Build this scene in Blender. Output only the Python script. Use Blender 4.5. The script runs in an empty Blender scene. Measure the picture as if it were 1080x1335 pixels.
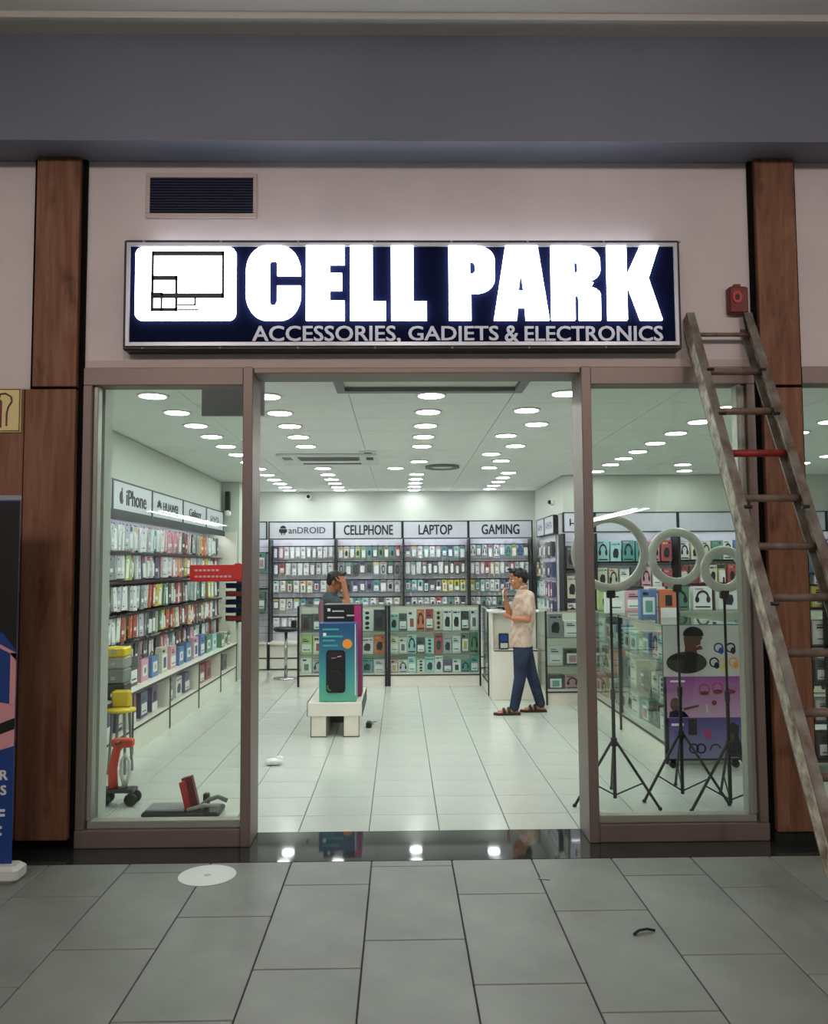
import bpy, bmesh, math, random
from mathutils import Vector, Matrix
R = math.radians
rnd = random.Random(7)
SC = bpy.context.scene
COL = SC.collection

# ------------------------------------------------------------------ camera
cam_d = bpy.data.cameras.new('camera'); cam = bpy.data.objects.new('camera', cam_d); COL.objects.link(cam)
cam_d.sensor_fit = 'HORIZONTAL'; cam_d.sensor_width = 36.0; cam_d.lens = 36.0; cam_d.clip_end = 200
CAM_H = 1.67
yaw, pitch, roll = R(1.0), R(3.74), R(0.35)
fw = Vector((math.sin(yaw)*math.cos(pitch), math.cos(yaw)*math.cos(pitch), math.sin(pitch)))
r0 = Vector((math.cos(yaw), -math.sin(yaw), 0)); u0 = r0.cross(fw)
rt = r0*math.cos(roll) - u0*math.sin(roll); up = u0*math.cos(roll) + r0*math.sin(roll)
M3 = Matrix((rt, up, -fw)).transposed()
cam.matrix_world = Matrix.Translation((0, 0, CAM_H)) @ M3.to_4x4()
SC.camera = cam

# ------------------------------------------------------------------ world and exposure
W = bpy.data.worlds.new('world'); SC.world = W; W.use_nodes = True
W.node_tree.nodes['Background'].inputs[0].default_value = (0.80, 0.76, 0.74, 1)
W.node_tree.nodes['Background'].inputs[1].default_value = 0.045
SC.view_settings.view_transform = 'Standard'; SC.view_settings.look = 'None'
SC.view_settings.gamma = 1.0; SC.view_settings.use_curve_mapping = False
SC.view_settings.exposure = 0.0
SC.cycles.use_denoising = True
SC.cycles.transparent_max_bounces = 32
SC.cycles.max_bounces = 8
SC.cycles.caustics_reflective = False; SC.cycles.caustics_refractive = False
SC.cycles.sample_clamp_indirect = 6.0
SHOP_LIGHT = 42.0      # downlights of the shop
FILL_LIGHT = 250.0      # unseen downlights added to brighten the facade
SPOT_LIGHT = 170.0     # added unseen spotlights washing the facade
SIGN_LIGHT = 7.0       # lit letters of the shop sign

# ------------------------------------------------------------------ materials
def lin(c):
    return c/12.92 if c <= 0.04045 else ((c+0.055)/1.055)**2.4
def S(r, g, b):
    return (lin(r/255), lin(g/255), lin(b/255), 1)
MATS = {}
def mat(name, col, rough=0.5, metal=0.0, spec=0.5, var=0.0, scale=6.0, bump=0.0, bscale=60.0, emit=None, estr=0.0, stretch=None, col2=None):
    if name in MATS: return MATS[name]
    m = bpy.data.materials.new(name); m.use_nodes = True; nt = m.node_tree
    b = nt.nodes['Principled BSDF']
    b.inputs['Base Color'].default_value = col; b.inputs['Roughness'].default_value = rough
    b.inputs['Metallic'].default_value = metal; b.inputs['Specular IOR Level'].default_value = spec
    if var or bump or col2:
        tc = nt.nodes.new('ShaderNodeTexCoord'); mp = nt.nodes.new('ShaderNodeMapping')
        nt.links.new(tc.outputs['Object'], mp.inputs[0])
        if stretch: mp.inputs['Scale'].default_value = stretch
        n = nt.nodes.new('ShaderNodeTexNoise'); n.inputs['Scale'].default_value = scale; n.inputs['Detail'].default_value = 6
        nt.links.new(mp.outputs[0], n.inputs['Vector'])
        if var or col2:
            rp = nt.nodes.new('ShaderNodeValToRGB')
            c2 = col2 or tuple(min(1, x*(1+var)) for x in col[:3])+(1,)
            c1 = col if col2 else tuple(x*(1-var) for x in col[:3])+(1,)
            rp.color_ramp.elements[0].position = 0.35; rp.color_ramp.elements[1].position = 0.68
            rp.color_ramp.elements[0].color = c1; rp.color_ramp.elements[1].color = c2
            nt.links.new(n.outputs['Fac'], rp.inputs[0]); nt.links.new(rp.outputs[0], b.inputs['Base Color'])
        if bump:
            n2 = nt.nodes.new('ShaderNodeTexNoise'); n2.inputs['Scale'].default_value = bscale; n2.inputs['Detail'].default_value = 4
            nt.links.new(mp.outputs[0], n2.inputs['Vector'])
            bp = nt.nodes.new('ShaderNodeBump'); bp.inputs['Strength'].default_value = bump; bp.inputs['Distance'].default_value = 0.01
            nt.links.new(n2.outputs['Fac'], bp.inputs['Height']); nt.links.new(bp.outputs[0], b.inputs['Normal'])
    if emit:
        b.inputs['Emission Color'].default_value = emit; b.inputs['Emission Strength'].default_value = estr
    MATS[name] = m
    return m
def objmat(name, rough=0.4, spec=0.5):
    m = bpy.data.materials.new(name); m.use_nodes = True; nt = m.node_tree
    b = nt.nodes['Principled BSDF']; oi = nt.nodes.new('ShaderNodeObjectInfo')
    nt.links.new(oi.outputs['Color'], b.inputs['Base Color']); b.inputs['Roughness'].default_value = rough
    b.inputs['Specular IOR Level'].default_value = spec
    MATS[name] = m; return m
def accentmat(name):
    m = bpy.data.materials.new(name); m.use_nodes = True; nt = m.node_tree
    b = nt.nodes['Principled BSDF']; oi = nt.nodes.new('ShaderNodeObjectInfo'); rp = nt.nodes.new('ShaderNodeValToRGB')
    rp.color_ramp.interpolation = 'CONSTANT'
    cs = [S(70,82,120), S(170,90,84), S(110,170,164), S(206,186,120), S(110,110,118), S(100,140,112), S(196,150,164), S(66,70,78)]
    e = rp.color_ramp.elements
    e[0].position = 0; e[0].color = cs[0]; e[1].position = 1/8; e[1].color = cs[1]
    for i in range(2, 8):
        x = e.new(i/8); x.color = cs[i]
    nt.links.new(oi.outputs['Random'], rp.inputs[0]); nt.links.new(rp.outputs[0], b.inputs['Base Color'])
    b.inputs['Roughness'].default_value = 0.45
    MATS[name] = m; return m
def glassmat(name, tint, base=0.045):
    m = bpy.data.materials.new(name); m.use_nodes = True; nt = m.node_tree
    nt.nodes.remove(nt.nodes['Principled BSDF']); out = nt.nodes['Material Output']
    t = nt.nodes.new('ShaderNodeBsdfTransparent'); t.inputs[0].default_value = tint
    g = nt.nodes.new('ShaderNodeBsdfGlossy'); g.inputs['Roughness'].default_value = 0.0
    lw = nt.nodes.new('ShaderNodeLayerWeight'); lw.inputs[0].default_value = 0.5
    p = nt.nodes.new('ShaderNodeMath'); p.operation = 'POWER'; p.inputs[1].default_value = 5
    ma = nt.nodes.new('ShaderNodeMath'); ma.operation = 'MULTIPLY_ADD'; ma.inputs[1].default_value = 1-base; ma.inputs[2].default_value = base
    mx = nt.nodes.new('ShaderNodeMixShader')
    nt.links.new(lw.outputs['Facing'], p.inputs[0]); nt.links.new(p.outputs[0], ma.inputs[0]); nt.links.new(ma.outputs[0], mx.inputs[0])
    nt.links.new(t.outputs[0], mx.inputs[1]); nt.links.new(g.outputs[0], mx.inputs[2]); nt.links.new(mx.outputs[0], out.inputs[0])
    MATS[name] = m; return m
def woodmat(name, c1, c2, c3):
    m = bpy.data.materials.new(name); m.use_nodes = True; nt = m.node_tree; b = nt.nodes['Principled BSDF']
    tc = nt.nodes.new('ShaderNodeTexCoord'); mp = nt.nodes.new('ShaderNodeMapping'); mp.inputs['Scale'].default_value = (9, 9, 0.9)
    nt.links.new(tc.outputs['Object'], mp.inputs[0])
    n = nt.nodes.new('ShaderNodeTexNoise'); n.inputs['Scale'].default_value = 2.2; n.inputs['Detail'].default_value = 9; n.inputs['Distortion'].default_value = 0.8
    nt.links.new(mp.outputs[0], n.inputs['Vector'])
    rp = nt.nodes.new('ShaderNodeValToRGB'); e = rp.color_ramp.elements
    e[0].position = 0.28; e[0].color = c1; e[1].position = 0.72; e[1].color = c3; x = e.new(0.5); x.color = c2
    nt.links.new(n.outputs['Fac'], rp.inputs[0])
    mp2 = nt.nodes.new('ShaderNodeMapping'); mp2.inputs['Scale'].default_value = (5, 5, 2.2); nt.links.new(tc.outputs['Object'], mp2.inputs[0])
    n2 = nt.nodes.new('ShaderNodeTexNoise'); n2.inputs['Scale'].default_value = 1.6; n2.inputs['Detail'].default_value = 3; nt.links.new(mp2.outputs[0], n2.inputs['Vector'])
    r2 = nt.nodes.new('ShaderNodeValToRGB'); r2.color_ramp.elements[0].position = 0.26; r2.color_ramp.elements[0].color = (.55, .5, .45, 1); r2.color_ramp.elements[1].position = 0.40; r2.color_ramp.elements[1].color = (1, 1, 1, 1)
    nt.links.new(n2.outputs['Fac'], r2.inputs[0])
    mx = nt.nodes.new('ShaderNodeMix'); mx.data_type = 'RGBA'; mx.blend_type = 'MULTIPLY'; mx.inputs[0].default_value = 1
    nt.links.new(rp.outputs[0], mx.inputs[6]); nt.links.new(r2.outputs[0], mx.inputs[7]); nt.links.new(mx.outputs[2], b.inputs['Base Color'])
    b.inputs['Roughness'].default_value = 0.55; b.inputs['Specular IOR Level'].default_value = 0.25
    MATS[name] = m; return m
def gradmat(name, stops, z0, z1, rough=0.35):
    # a printed vertical colour gradient on packaging
    m = bpy.data.materials.new(name); m.use_nodes = True; nt = m.node_tree; b = nt.nodes['Principled BSDF']
    tc = nt.nodes.new('ShaderNodeTexCoord'); sp = nt.nodes.new('ShaderNodeSeparateXYZ'); mr = nt.nodes.new('ShaderNodeMapRange')
    mr.inputs[1].default_value = z0; mr.inputs[2].default_value = z1
    rp = nt.nodes.new('ShaderNodeValToRGB'); e = rp.color_ramp.elements
    e[0].position = stops[0][0]; e[0].color = stops[0][1]; e[1].position = stops[-1][0]; e[1].color = stops[-1][1]
    for p, c in stops[1:-1]:
        x = e.new(p); x.color = c
    nt.links.new(tc.outputs['Object'], sp.inputs[0]); nt.links.new(sp.outputs['Z'], mr.inputs[0]); nt.links.new(mr.outputs[0], rp.inputs[0]); nt.links.new(rp.outputs[0], b.inputs['Base Color'])
    b.inputs['Roughness'].default_value = rough
    MATS[name] = m; return m

mat('plaster', S(224,212,212), 0.75, var=0.04, scale=3, spec=0.2)
mat('plaster_seam', S(206,190,184), 0.8)
mat('bulkhead_paint', S(124,128,142), 0.6, var=0.05, scale=1.2, spec=0.3)
mat('mall_ceiling', S(224,220,214), 0.8, spec=0.2)
mat('shop_wall', S(206,210,202), 0.6, spec=0.3)
mat('shop_wall_dimmed', S(184,189,181), 0.6, spec=0.3)  # darker copy of shop_wall, dimmer light put into its colour
mat('ceiling_panel', S(246,250,246), 0.85, spec=0.1, var=0.02, scale=4)
mat('ceiling_grid', S(150,156,150), 0.6)
mat('shop_tile', S(206,211,203), 0.16, spec=0.5, var=0.03, scale=3)
mat('grout', S(104,110,104), 0.9, spec=0.1)
mat('mall_tile', S(136,139,134), 0.42, spec=0.4, var=0.16, scale=2.2, bump=0.06, bscale=40)
mat('mall_grout', S(70,70,66), 0.9, spec=0.1)
mat('granite', S(48,51,50), 0.04, spec=0.55, var=0.25, scale=90)
mat('aluminium', S(136,120,114), 0.42, metal=0.25, spec=0.5)
mat('aluminium_light', S(168,168,158), 0.35, metal=0.3)
mat('rubber', S(24,24,24), 0.7)
mat('black_gap', S(14,12,12), 0.8, spec=0.1)
woodmat('wood', S(110,74,56), S(136,94,72), S(152,110,86))
glassmat('shop_glass', (0.945, 0.98, 0.955, 1))
glassmat('case_glass', (0.95, 0.985, 0.965, 1), 0.035)
mat('lamp_white', S(255,255,255), 0.5, emit=(0.93, 1.0, 0.955, 1), estr=SHOP_LIGHT)
mat('fill_lamp', S(255,255,255), 0.5, emit=(1.0, 0.86, 0.78, 1), estr=FILL_LIGHT)
mat('white_plastic', S(232,234,230), 0.4)
mat('white_metal', S(225,226,222), 0.4)
mat('grey_plastic', S(128,132,132), 0.45)
mat('dark_plastic', S(34,35,38), 0.4)
mat('black', S(18,18,20), 0.45)
mat('chrome', S(190,192,194), 0.2, metal=0.9)
mat('laminate', S(232,228,216), 0.35, var=0.015, scale=3)
mat('laminate_edge', S(62,58,54), 0.5)
mat('slatwall', S(220,220,230), 0.45)
mat('slat_groove', S(92,92,98), 0.6)
mat('sign_white', S(206,208,220), 0.45)
mat('ink', S(34,36,44), 0.5)
mat('ink_soft', S(84,86,96), 0.5)
mat('navy', S(16,22,54), 0.8, spec=0.05)
mat('edge_glow', S(255,255,255), 0.5, emit=(0.78, 0.86, 1.0, 1), estr=4.0)
mat('vent_slat', S(52,56,84), 0.5)
mat('strip_lamp', S(255,255,255), 0.5, emit=(0.95, 0.94, 1.0, 1), estr=14.0)
mat('letter_lit', S(255,255,255), 0.4, emit=(0.86, 0.93, 1.0, 1), estr=SIGN_LIGHT)
mat('tagline', S(190,192,206), 0.4, emit=(0.85, 0.88, 1.0, 1), estr=0.12)
mat('sign_trim', S(170,172,182), 0.3, metal=0.3)
mat('red', S(196,36,30), 0.4); mat('dark_red', S(112,26,30), 0.45); mat('orange_red', S(222,74,44), 0.4)
mat('yellow', S(226,196,40), 0.4); mat('blue', S(30,66,140), 0.4); mat('cream', S(232,214,150), 0.45); mat('cardboard', S(150,120,88), 0.7)
mat('teal', S(70,160,156), 0.4); mat('pink', S(226,160,168), 0.4); mat('orange', S(232,150,60), 0.4); mat('lilac', S(150,110,170), 0.4)
mat('magenta', S(170,50,110), 0.4); mat('green', S(70,140,80), 0.4); mat('grey_print', S(196,200,198), 0.5); mat('brown', S(90,60,44), 0.6)
mat('print_white', S(236,238,238), 0.4); mat('print_dark', S(44,46,54), 0.4); accentmat('print_accent'); objmat('pack_main')
mat('ladder_rail', S(150,148,140), 0.5, metal=0.25, col2=S(104,84,72), scale=9, stretch=(1.0, 1.0, 1.0))
mat('ladder_paint', S(232,228,206), 0.6, col2=S(128,104,86), scale=14)
mat('rung', S(124,104,92), 0.55, var=0.25, scale=20)
mat('rung_red', S(150,44,38), 0.55, var=0.15, scale=20)
mat('skin', S(186,128,94), 0.55, spec=0.3); mat('skin_dark', S(164,108,76), 0.55, spec=0.3)
mat('hair', S(20,18,18), 0.5); mat('shirt_pale', S(214,196,178), 0.8, col2=S(184,152,138), scale=16, spec=0.1)
mat('denim', S(44,50,68), 0.8, col2=S(64,74,98), scale=5, spec=0.1); mat('sandal', S(46,38,34), 0.6)
mat('shirt_grey', S(74,82,86), 0.8, spec=0.1); mat('shirt_plum', S(134,96,112), 0.8, spec=0.1); mat('trouser', S(40,42,48), 0.8)
mat('eye', S(238,236,230), 0.3); mat('lip', S(150,84,74), 0.5)
mat('ring_diffuser', S(206,212,204), 0.35)

# ------------------------------------------------------------------ mesh helpers
class MB:
    def __init__(self): self.v = []; self.f = []; self.m = []
    def poly(self, pts, mi=0):
        b = len(self.v); self.v += [tuple(p) for p in pts]; self.f.append(tuple(range(b, b+len(pts)))); self.m.append(mi)
    def box(self, x0, x1, y0, y1, z0, z1, mi=0, M=None):
        b = len(self.v)
        P = [(x0,y0,z0),(x1,y0,z0),(x1,y1,z0),(x0,y1,z0),(x0,y0,z1),(x1,y0,z1),(x1,y1,z1),(x0,y1,z1)]
        if M is not None: P = [tuple(M @ Vector(p)) for p in P]
        self.v += P
        for q in ((0,3,2,1),(4,5,6,7),(0,1,5,4),(1,2,6,5),(2,3,7,6),(3,0,4,7)):
            self.f.append(tuple(b+i for i in q)); self.m.append(mi)
        return self
    def cbox(self, c, s, mi=0, M=None):
        return self.box(c[0]-s[0]/2, c[0]+s[0]/2, c[1]-s[1]/2, c[1]+s[1]/2, c[2]-s[2]/2, c[2]+s[2]/2, mi, M)
    def chamfer(self, x0, x1, y0, y1, z0, z1, c, mi=0):
        # box with bevelled vertical and horizontal edges
        b = len(self.v); P = []
        for z, i in ((z0, c), (z0+c, 0), (z1-c, 0), (z1, c)):
            for sx, sy in ((x0+i+c, y0+i), (x1-i-c, y0+i), (x1-i, y0+i+c), (x1-i, y1-i-c), (x1-i-c, y1-i), (x0+i+c, y1-i), (x0+i, y1-i-c), (x0+i, y0+i+c)):
                P.append((sx, sy, z))
        self.v += P
        for k in range(3):
            for j in range(8):
                a, d = b+k*8+j, b+k*8+(j+1) % 8
                self.f.append((a, d, d+8, a+8)); self.m.append(mi)
        self.f.append(tuple(b+7-j for j in range(8))); self.m.append(mi)
        self.f.append(tuple(b+24+j for j in range(8))); self.m.append(mi)
        return self
    def tube(self, pts, rad, n=10, mi=0, cap=True):
        pts = [Vector(p) for p in pts]; rad = rad if isinstance(rad, (list, tuple)) else [rad]*len(pts)
        b = len(self.v); L = len(pts); ref = None
        for i, p in enumerate(pts):
            t = (pts[min(i+1, L-1)]-pts[max(i-1, 0)]).normalized()
            if ref is None: ref = Vector((0,0,1)) if abs(t.z) < 0.9 else Vector((1,0,0))
            a = t.cross(ref).normalized(); c = a.cross(t).normalized(); ref = c
            for j in range(n):
                an = 2*math.pi*j/n
                self.v.append(tuple(p+(a*math.cos(an)+c*math.sin(an))*rad[i]))
        for i in range(L-1):
            for j in range(n):
                k = (j+1) % n
                self.f.append((b+i*n+j, b+i*n+k, b+(i+1)*n+k, b+(i+1)*n+j)); self.m.append(mi)
        if cap:
            self.f.append(tuple(b+n-1-j for j in range(n))); self.m.append(mi)
            self.f.append(tuple(b+(L-1)*n+j for j in range(n))); self.m.append(mi)
        return self
    def lathe(self, prof, c=(0,0,0), n=24, mi=0, axis='z'):
        b = len(self.v); L = len(prof)
        for r, h in prof:
            for j in range(n):
                an = 2*math.pi*j/n
                if axis == 'z': p = (c[0]+r*math.cos(an), c[1]+r*math.sin(an), c[2]+h)
                else: p = (c[0]+r*math.cos(an), c[1]+h, c[2]+r*math.sin(an))
                self.v.append(p)
        for i in range(L-1):
            for j in range(n):
                k = (j+1) % n
                self.f.append((b+i*n+j, b+i*n+k, b+(i+1)*n+k, b+(i+1)*n+j)); self.m.append(mi)
        if prof[0][0] > 1e-6: self.f.append(tuple(b+n-1-j for j in range(n))); self.m.append(mi)
        if prof[-1][0] > 1e-6: self.f.append(tuple(b+(L-1)*n+j for j in range(n))); self.m.append(mi)
        return self
    def ell(self, c, r, n=14, mi=0, M=None):
        b = len(self.v); h = n//2
        for i in range(1, h):
            th = math.pi*i/h
            for j in range(n):
                ph = 2*math.pi*j/n
                p = Vector((r[0]*math.sin(th)*math.cos(ph), r[1]*math.sin(th)*math.sin(ph), r[2]*math.cos(th)))
                if M is not None: p = M @ p
                self.v.append((c[0]+p.x, c[1]+p.y, c[2]+p.z))
        for s in (1, -1):
            p = Vector((0, 0, r[2]*s)); p = M @ p if M is not None else p
            self.v.append((c[0]+p.x, c[1]+p.y, c[2]+p.z))
        t = b+(h-1)*n
        for i in range(h-2):
            for j in range(n):
                k = (j+1) % n
                self.f.append((b+i*n+j, b+(i+1)*n+j, b+(i+1)*n+k, b+i*n+k)); self.m.append(mi)
        for j in range(n):
            k = (j+1) % n
            self.f.append((t, b+j, b+k)); self.m.append(mi)
            self.f.append((t+1, b+(h-2)*n+k, b+(h-2)*n+j)); self.m.append(mi)
        return self
    def disc(self, cx, cz, rx, rz, y, d=0.01, n=14, mi=0):
        # flat printed disc facing -Y, d thick
        a = [(cx+rx*math.cos(2*math.pi*j/n), cz+rz*math.sin(2*math.pi*j/n)) for j in range(n)]
        self.flat(a, y, d, mi); return self
    def flat(self, a, y, d=0.01, mi=0):
        n = len(a); b = len(self.v)
        self.v += [(x, y-d, z) for x, z in a]+[(x, y, z) for x, z in a]
        self.f.append(tuple(b+j for j in range(n))); self.m.append(mi)
        for j in range(n):
            k = (j+1) % n
            self.f.append((b+j, b+n+j, b+n+k, b+k)); self.m.append(mi)
        return self
    def arc(self, cx, cz, r1, r2, a0, a1, y, d=0.01, n=14, mi=0):
        for j in range(n):
            t0, t1 = a0+(a1-a0)*j/n, a0+(a1-a0)*(j+1)/n
            self.flat([(cx+r2*math.cos(t0), cz+r2*math.sin(t0)), (cx+r2*math.cos(t1), cz+r2*math.sin(t1)), (cx+r1*math.cos(t1), cz+r1*math.sin(t1)), (cx+r1*math.cos(t0), cz+r1*math.sin(t0))], y, d, mi)
        return self
    def mesh(self, name, mats, smooth=False):
        me = bpy.data.meshes.new(name); me.from_pydata(self.v, [], self.f)
        for m in (mats if isinstance(mats, (list, tuple)) else [mats]): me.materials.append(MATS[m])
        me.polygons.foreach_set('material_index', self.m)
        if smooth: me.polygons.foreach_set('use_smooth', [True]*len(self.f))
        me.update(); return me
    def build(self, name, mats, parent=None, smooth=False, loc=None, rz=0):
        o = bpy.data.objects.new(name, self.mesh(name, mats, smooth)); COL.objects.link(o)
        if parent: o.parent = parent
        if loc is not None: o.location = loc
        o.rotation_euler.z = rz
        return o
def fixn(o):
    bm = bmesh.new(); bm.from_mesh(o.data); bmesh.ops.recalc_face_normals(bm, faces=bm.faces); bm.to_mesh(o.data); bm.free(); return o
USED = set()
def tag(o, label, cat, group=None):
    o['label'] = label; o['category'] = cat
    if group: o['group'] = group
    return o
def struct(o, label=None):
    o['kind'] = 'structure'
    if label: o['label'] = label
    return o
def thing(name, label, cat, loc=(0,0,0), rz=0, group=None):
    o = bpy.data.objects.new(name, None); COL.objects.link(o); o.empty_display_size = 0.1
    o.location = loc; o.rotation_euler.z = rz
    return tag(o, label, cat, group)
def bx(name, m, parent, x0, x1, y0, y1, z0, z1):
    return MB().box(x0, x1, y0, y1, z0, z1).build(name, m, parent)
DG = bpy.context.evaluated_depsgraph_get
def to_mesh(tmp, name):
    COL.objects.link(tmp); dg = DG(); dg.update()
    me = bpy.data.meshes.new_from_object(tmp.evaluated_get(dg)); me.name = name
    COL.objects.unlink(tmp); d = tmp.data; bpy.data.objects.remove(tmp)
    return me
def stand(me):          # curve plane XY -> XZ, facing -Y
    for v in me.vertices: x, y, z = v.co; v.co = (x, -z, y)
def text(body, h, name, m, parent, loc, w=None, bold=0.0, depth=0.002, rz=0, align='c'):
    cu = bpy.data.curves.new('t', 'FONT'); cu.body = body; cu.size = 1.0; cu.extrude = 0.001; cu.resolution_u = 3
    me = to_mesh(bpy.data.objects.new('t', cu), name); bpy.data.curves.remove(cu)
    xs = [v.co.x for v in me.vertices]; ys = [v.co.y for v in me.vertices]
    x0, x1, y0, y1 = min(xs), max(xs), min(ys), max(ys)
    sy = h/(y1-y0); sx = (w/(x1-x0)) if w else sy
    cx = (x0+x1)/2 if align == 'c' else x0
    for v in me.vertices: v.co = ((v.co.x-cx)*sx, (v.co.y-(y0+y1)/2)*sy, v.co.z/0.001*depth)
    if bold:
        vs = [tuple(v.co) for v in me.vertices]; fs = [tuple(p.vertices) for p in me.polygons]; V2, F2 = [], []
        for q, (dx, dy) in enumerate(((0, 0), (1, 1), (-1, 1), (1, -1), (-1, -1))):
            k = len(V2); V2 += [(x+dx*bold*sx, y+dy*bold*sy*.5, z+q*1e-5) for x, y, z in vs]; F2 += [tuple(k+i for i in f_) for f_ in fs]
        me = bpy.data.meshes.new(name); me.from_pydata(V2, [], F2); me.update()
    stand(me); me.materials.clear(); me.materials.append(MATS[m])
    o = bpy.data.objects.new(name, me); COL.objects.link(o); o.parent = parent; o.location = loc; o.rotation_euler.z = rz
    return o
def outline(loops, name, m, parent, loc, depth=0.01, sx=1, sy=1, rz=0):
    cu = bpy.data.curves.new('o', 'CURVE'); cu.dimensions = '2D'; cu.fill_mode = 'BOTH'; cu.extrude = depth
    for lp in loops:
        sp = cu.splines.new('POLY'); sp.points.add(len(lp)-1); sp.use_cyclic_u = True
        for p, (x, y) in zip(sp.points, lp): p.co = (x*sx, y*sy, 0, 1)
    me = to_mesh(bpy.data.objects.new('o', cu), name); bpy.data.curves.remove(cu)
    stand(me); me.materials.clear(); me.materials.append(MATS[m])
    o = bpy.data.objects.new(name, me); COL.objects.link(o); o.parent = parent; o.location = loc; o.rotation_euler.z = rz
    return o
def arcpts(cx, cy, rx, ry, a0, a1, n=8):
    return [(cx+rx*math.cos(R(a0+(a1-a0)*i/n)), cy+ry*math.sin(R(a0+(a1-a0)*i/n))) for i in range(n+1)]
ORD = ['zeroth','first','second','third','fourth','fifth','sixth','seventh','eighth','ninth','tenth','eleventh','twelfth','thirteenth','fourteenth','fifteenth','sixteenth','seventeenth','eighteenth','nineteenth','twentieth']
def ordn(i):
    if i <= 20: return ORD[i]
    t = ['','','twenty','thirty','forty','fifty','sixty'][i//10]
    return t+'-'+ORD[i % 10] if i % 10 else t[:-1]+'ieth'
# ------------------------------------------------------------------ the setting
FY = 5.13            # outer face of the shopfront
CZ = 2.95            # shop ceiling
# mall floor: long tiles laid in offset columns
fl = struct(bx('floor', 'mall_grout', None, -9, 10, -12, 4.83, -0.12, -0.006), 'grey stone tile floor of the mall walkway')
tw, tl = 0.455, 0.914
jo = {-8:3.6,-7:4.2,-6:3.9,-5:4.35,-4:4.37,-3:4.69,-2:4.10,-1:4.485,0:4.74,1:4.335,2:4.115,3:4.56,4:4.38,5:4.2,6:4.5,7:4.05,8:4.4,9:4.15}
cache = {}
def tile_mesh(w, l, m, t=0.03, nm='tile', g=0.003):
    k = (round(w, 3), round(l, 3), m, g)
    if k not in cache: cache[k] = MB().chamfer(g, w-g, g, l-g, -t, 0, 0.0025).mesh(nm, m)
    return cache[k]
def put_tile(name, me, parent, loc):
    o = bpy.data.objects.new(name, me); COL.objects.link(o); o.parent = parent; o.location = loc; return o
far = MB()
for c in range(-14, 17):
    x0 = -0.168+c*tw; y1 = 4.83; j = jo.get(c, 4.0+0.3*math.sin(c*2.3))
    ed = [4.83]
    y = j
    while y > -7: ed.append(y); y -= tl
    for a, b_ in zip(ed[1:], ed[:-1]):
        if b_ > 1.2 and -8 <= c <= 9: put_tile('floor_tile', tile_mesh(tw, b_-a, 'mall_tile'), fl, (x0, a, 0))
        else: far.box(x0+.003, x0+tw-.003, a+.003, b_-.003, -0.03, 0)
ft = far.build('floor_tiling', 'mall_tile', fl); ft['kind'] = 'stuff'
# polished stone strip under the shopfront
st = struct(bx('trim_1', 'granite', None, -9, 10, 4.833, 5.36, -0.12, 0.0), 'polished dark stone strip along the shopfront')
# shop floor
sf = struct(bx('floor_shop', 'grout', None, -3.3, 7.4, 5.36, 14.3, -0.12, -0.005), 'glossy white tile floor inside the shop')
t0 = 0.446; rest = MB(); n = 0
for i in range(-8, 17):
    for j in range(0, 21):
        x0 = 0.242+i*t0; y0 = 5.36 if j == 0 else 5.70+(j-1)*t0
        w, l = t0, (0.34 if j == 0 else t0)
        if x0 < -3.3 or x0+w > 7.4 or y0+l > 14.3: continue
        seen = (-2.7 < x0 < 2.0 and y0 < 12.0) or (2.0 <= x0 < 2.6 and y0 < 7)
        if seen and n < 298:
            put_tile('floor_tile', tile_mesh(w, l, 'shop_tile', 0.03, 'tile', 0.0025), sf, (x0, y0, 0)); n += 1
        else: rest.box(x0+.0025, x0+w-.0025, y0+.0025, y0+l-.0025, -.03, 0)
o = rest.build('floor_tiling', 'shop_tile', sf); o['kind'] = 'stuff'

# facade wall with its openings
wf = MB()
wf.box(-9, 10, FY, 5.33, 2.91, 5.1)
wf.box(-9, -1.955, FY, 5.33, 0, 2.91)
wf.box(2.235, 2.52, FY, 5.33, 0, 2.91)
wf.box(4.7, 10, FY, 5.33, 0, 2.91)
wf = struct(wf.build('wall_front', 'plaster'), 'off white plastered shopfront wall around the windows')
bx('plaster_lip', 'plaster_seam', wf, -1.95, 2.22, FY-0.012, FY+.002, 2.905, 2.96)
bh = struct(bx('wall_bulkhead', 'bulkhead_paint', None, -9, 10, 4.85, 5.35, 4.24, 5.1), 'grey painted bulkhead beam above the shopfront')
bx('lower_lip', 'bulkhead_paint', bh, -9, 10, 4.845, 4.855, 4.232, 4.25)  # thin lip along the lower front edge, same paint as the bulkhead
mc = struct(bx('ceiling', 'mall_ceiling', None, -9, 10, -12, 4.9, 4.94, 5.1), 'pale ceiling of the mall walkway')
bx('cornice', 'mall_ceiling', mc, -9, 10, 4.70, 4.852, 4.90, 4.945)
# wooden pilasters: panels on a dark backing
def pilaster(name, label, panels, back):
    p = struct(MB().box(*back).build(name, 'black_gap'), label)
    for q in panels: MB().chamfer(*q, 0.003).build('wood_panel', 'wood', p)
pilaster('trim_2', 'brown wood panel pilaster left of the shopfront',
         [(-2.252, -1.985, 5.06, 5.12, 2.785, 4.235), (-2.292, -1.985, 5.06, 5.12, 0.06, 2.768), (-3.6, -2.302, 5.07, 5.12, 0.06, 2.768)],
         (-3.6, -1.955, 5.10, 5.128, 0.0, 2.776))
bx('backing', 'black_gap', bpy.data.objects['trim_2'], -2.28, -1.957, 5.10, 5.128, 2.776, 4.238)
pilaster('trim_3', 'brown wood panel pilaster right of the shopfront',
         [(2.262, 2.512, 5.06, 5.12, 2.785, 4.235), (2.268, 2.512, 5.06, 5.12, 0.06, 2.768)], (2.235, 2.535, 5.10, 5.128, 0.0, 4.238))
bx('plinth', 'granite', bpy.data.objects['trim_3'], 2.25, 2.55, 5.04, 5.12, 0.0, 0.055)

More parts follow.
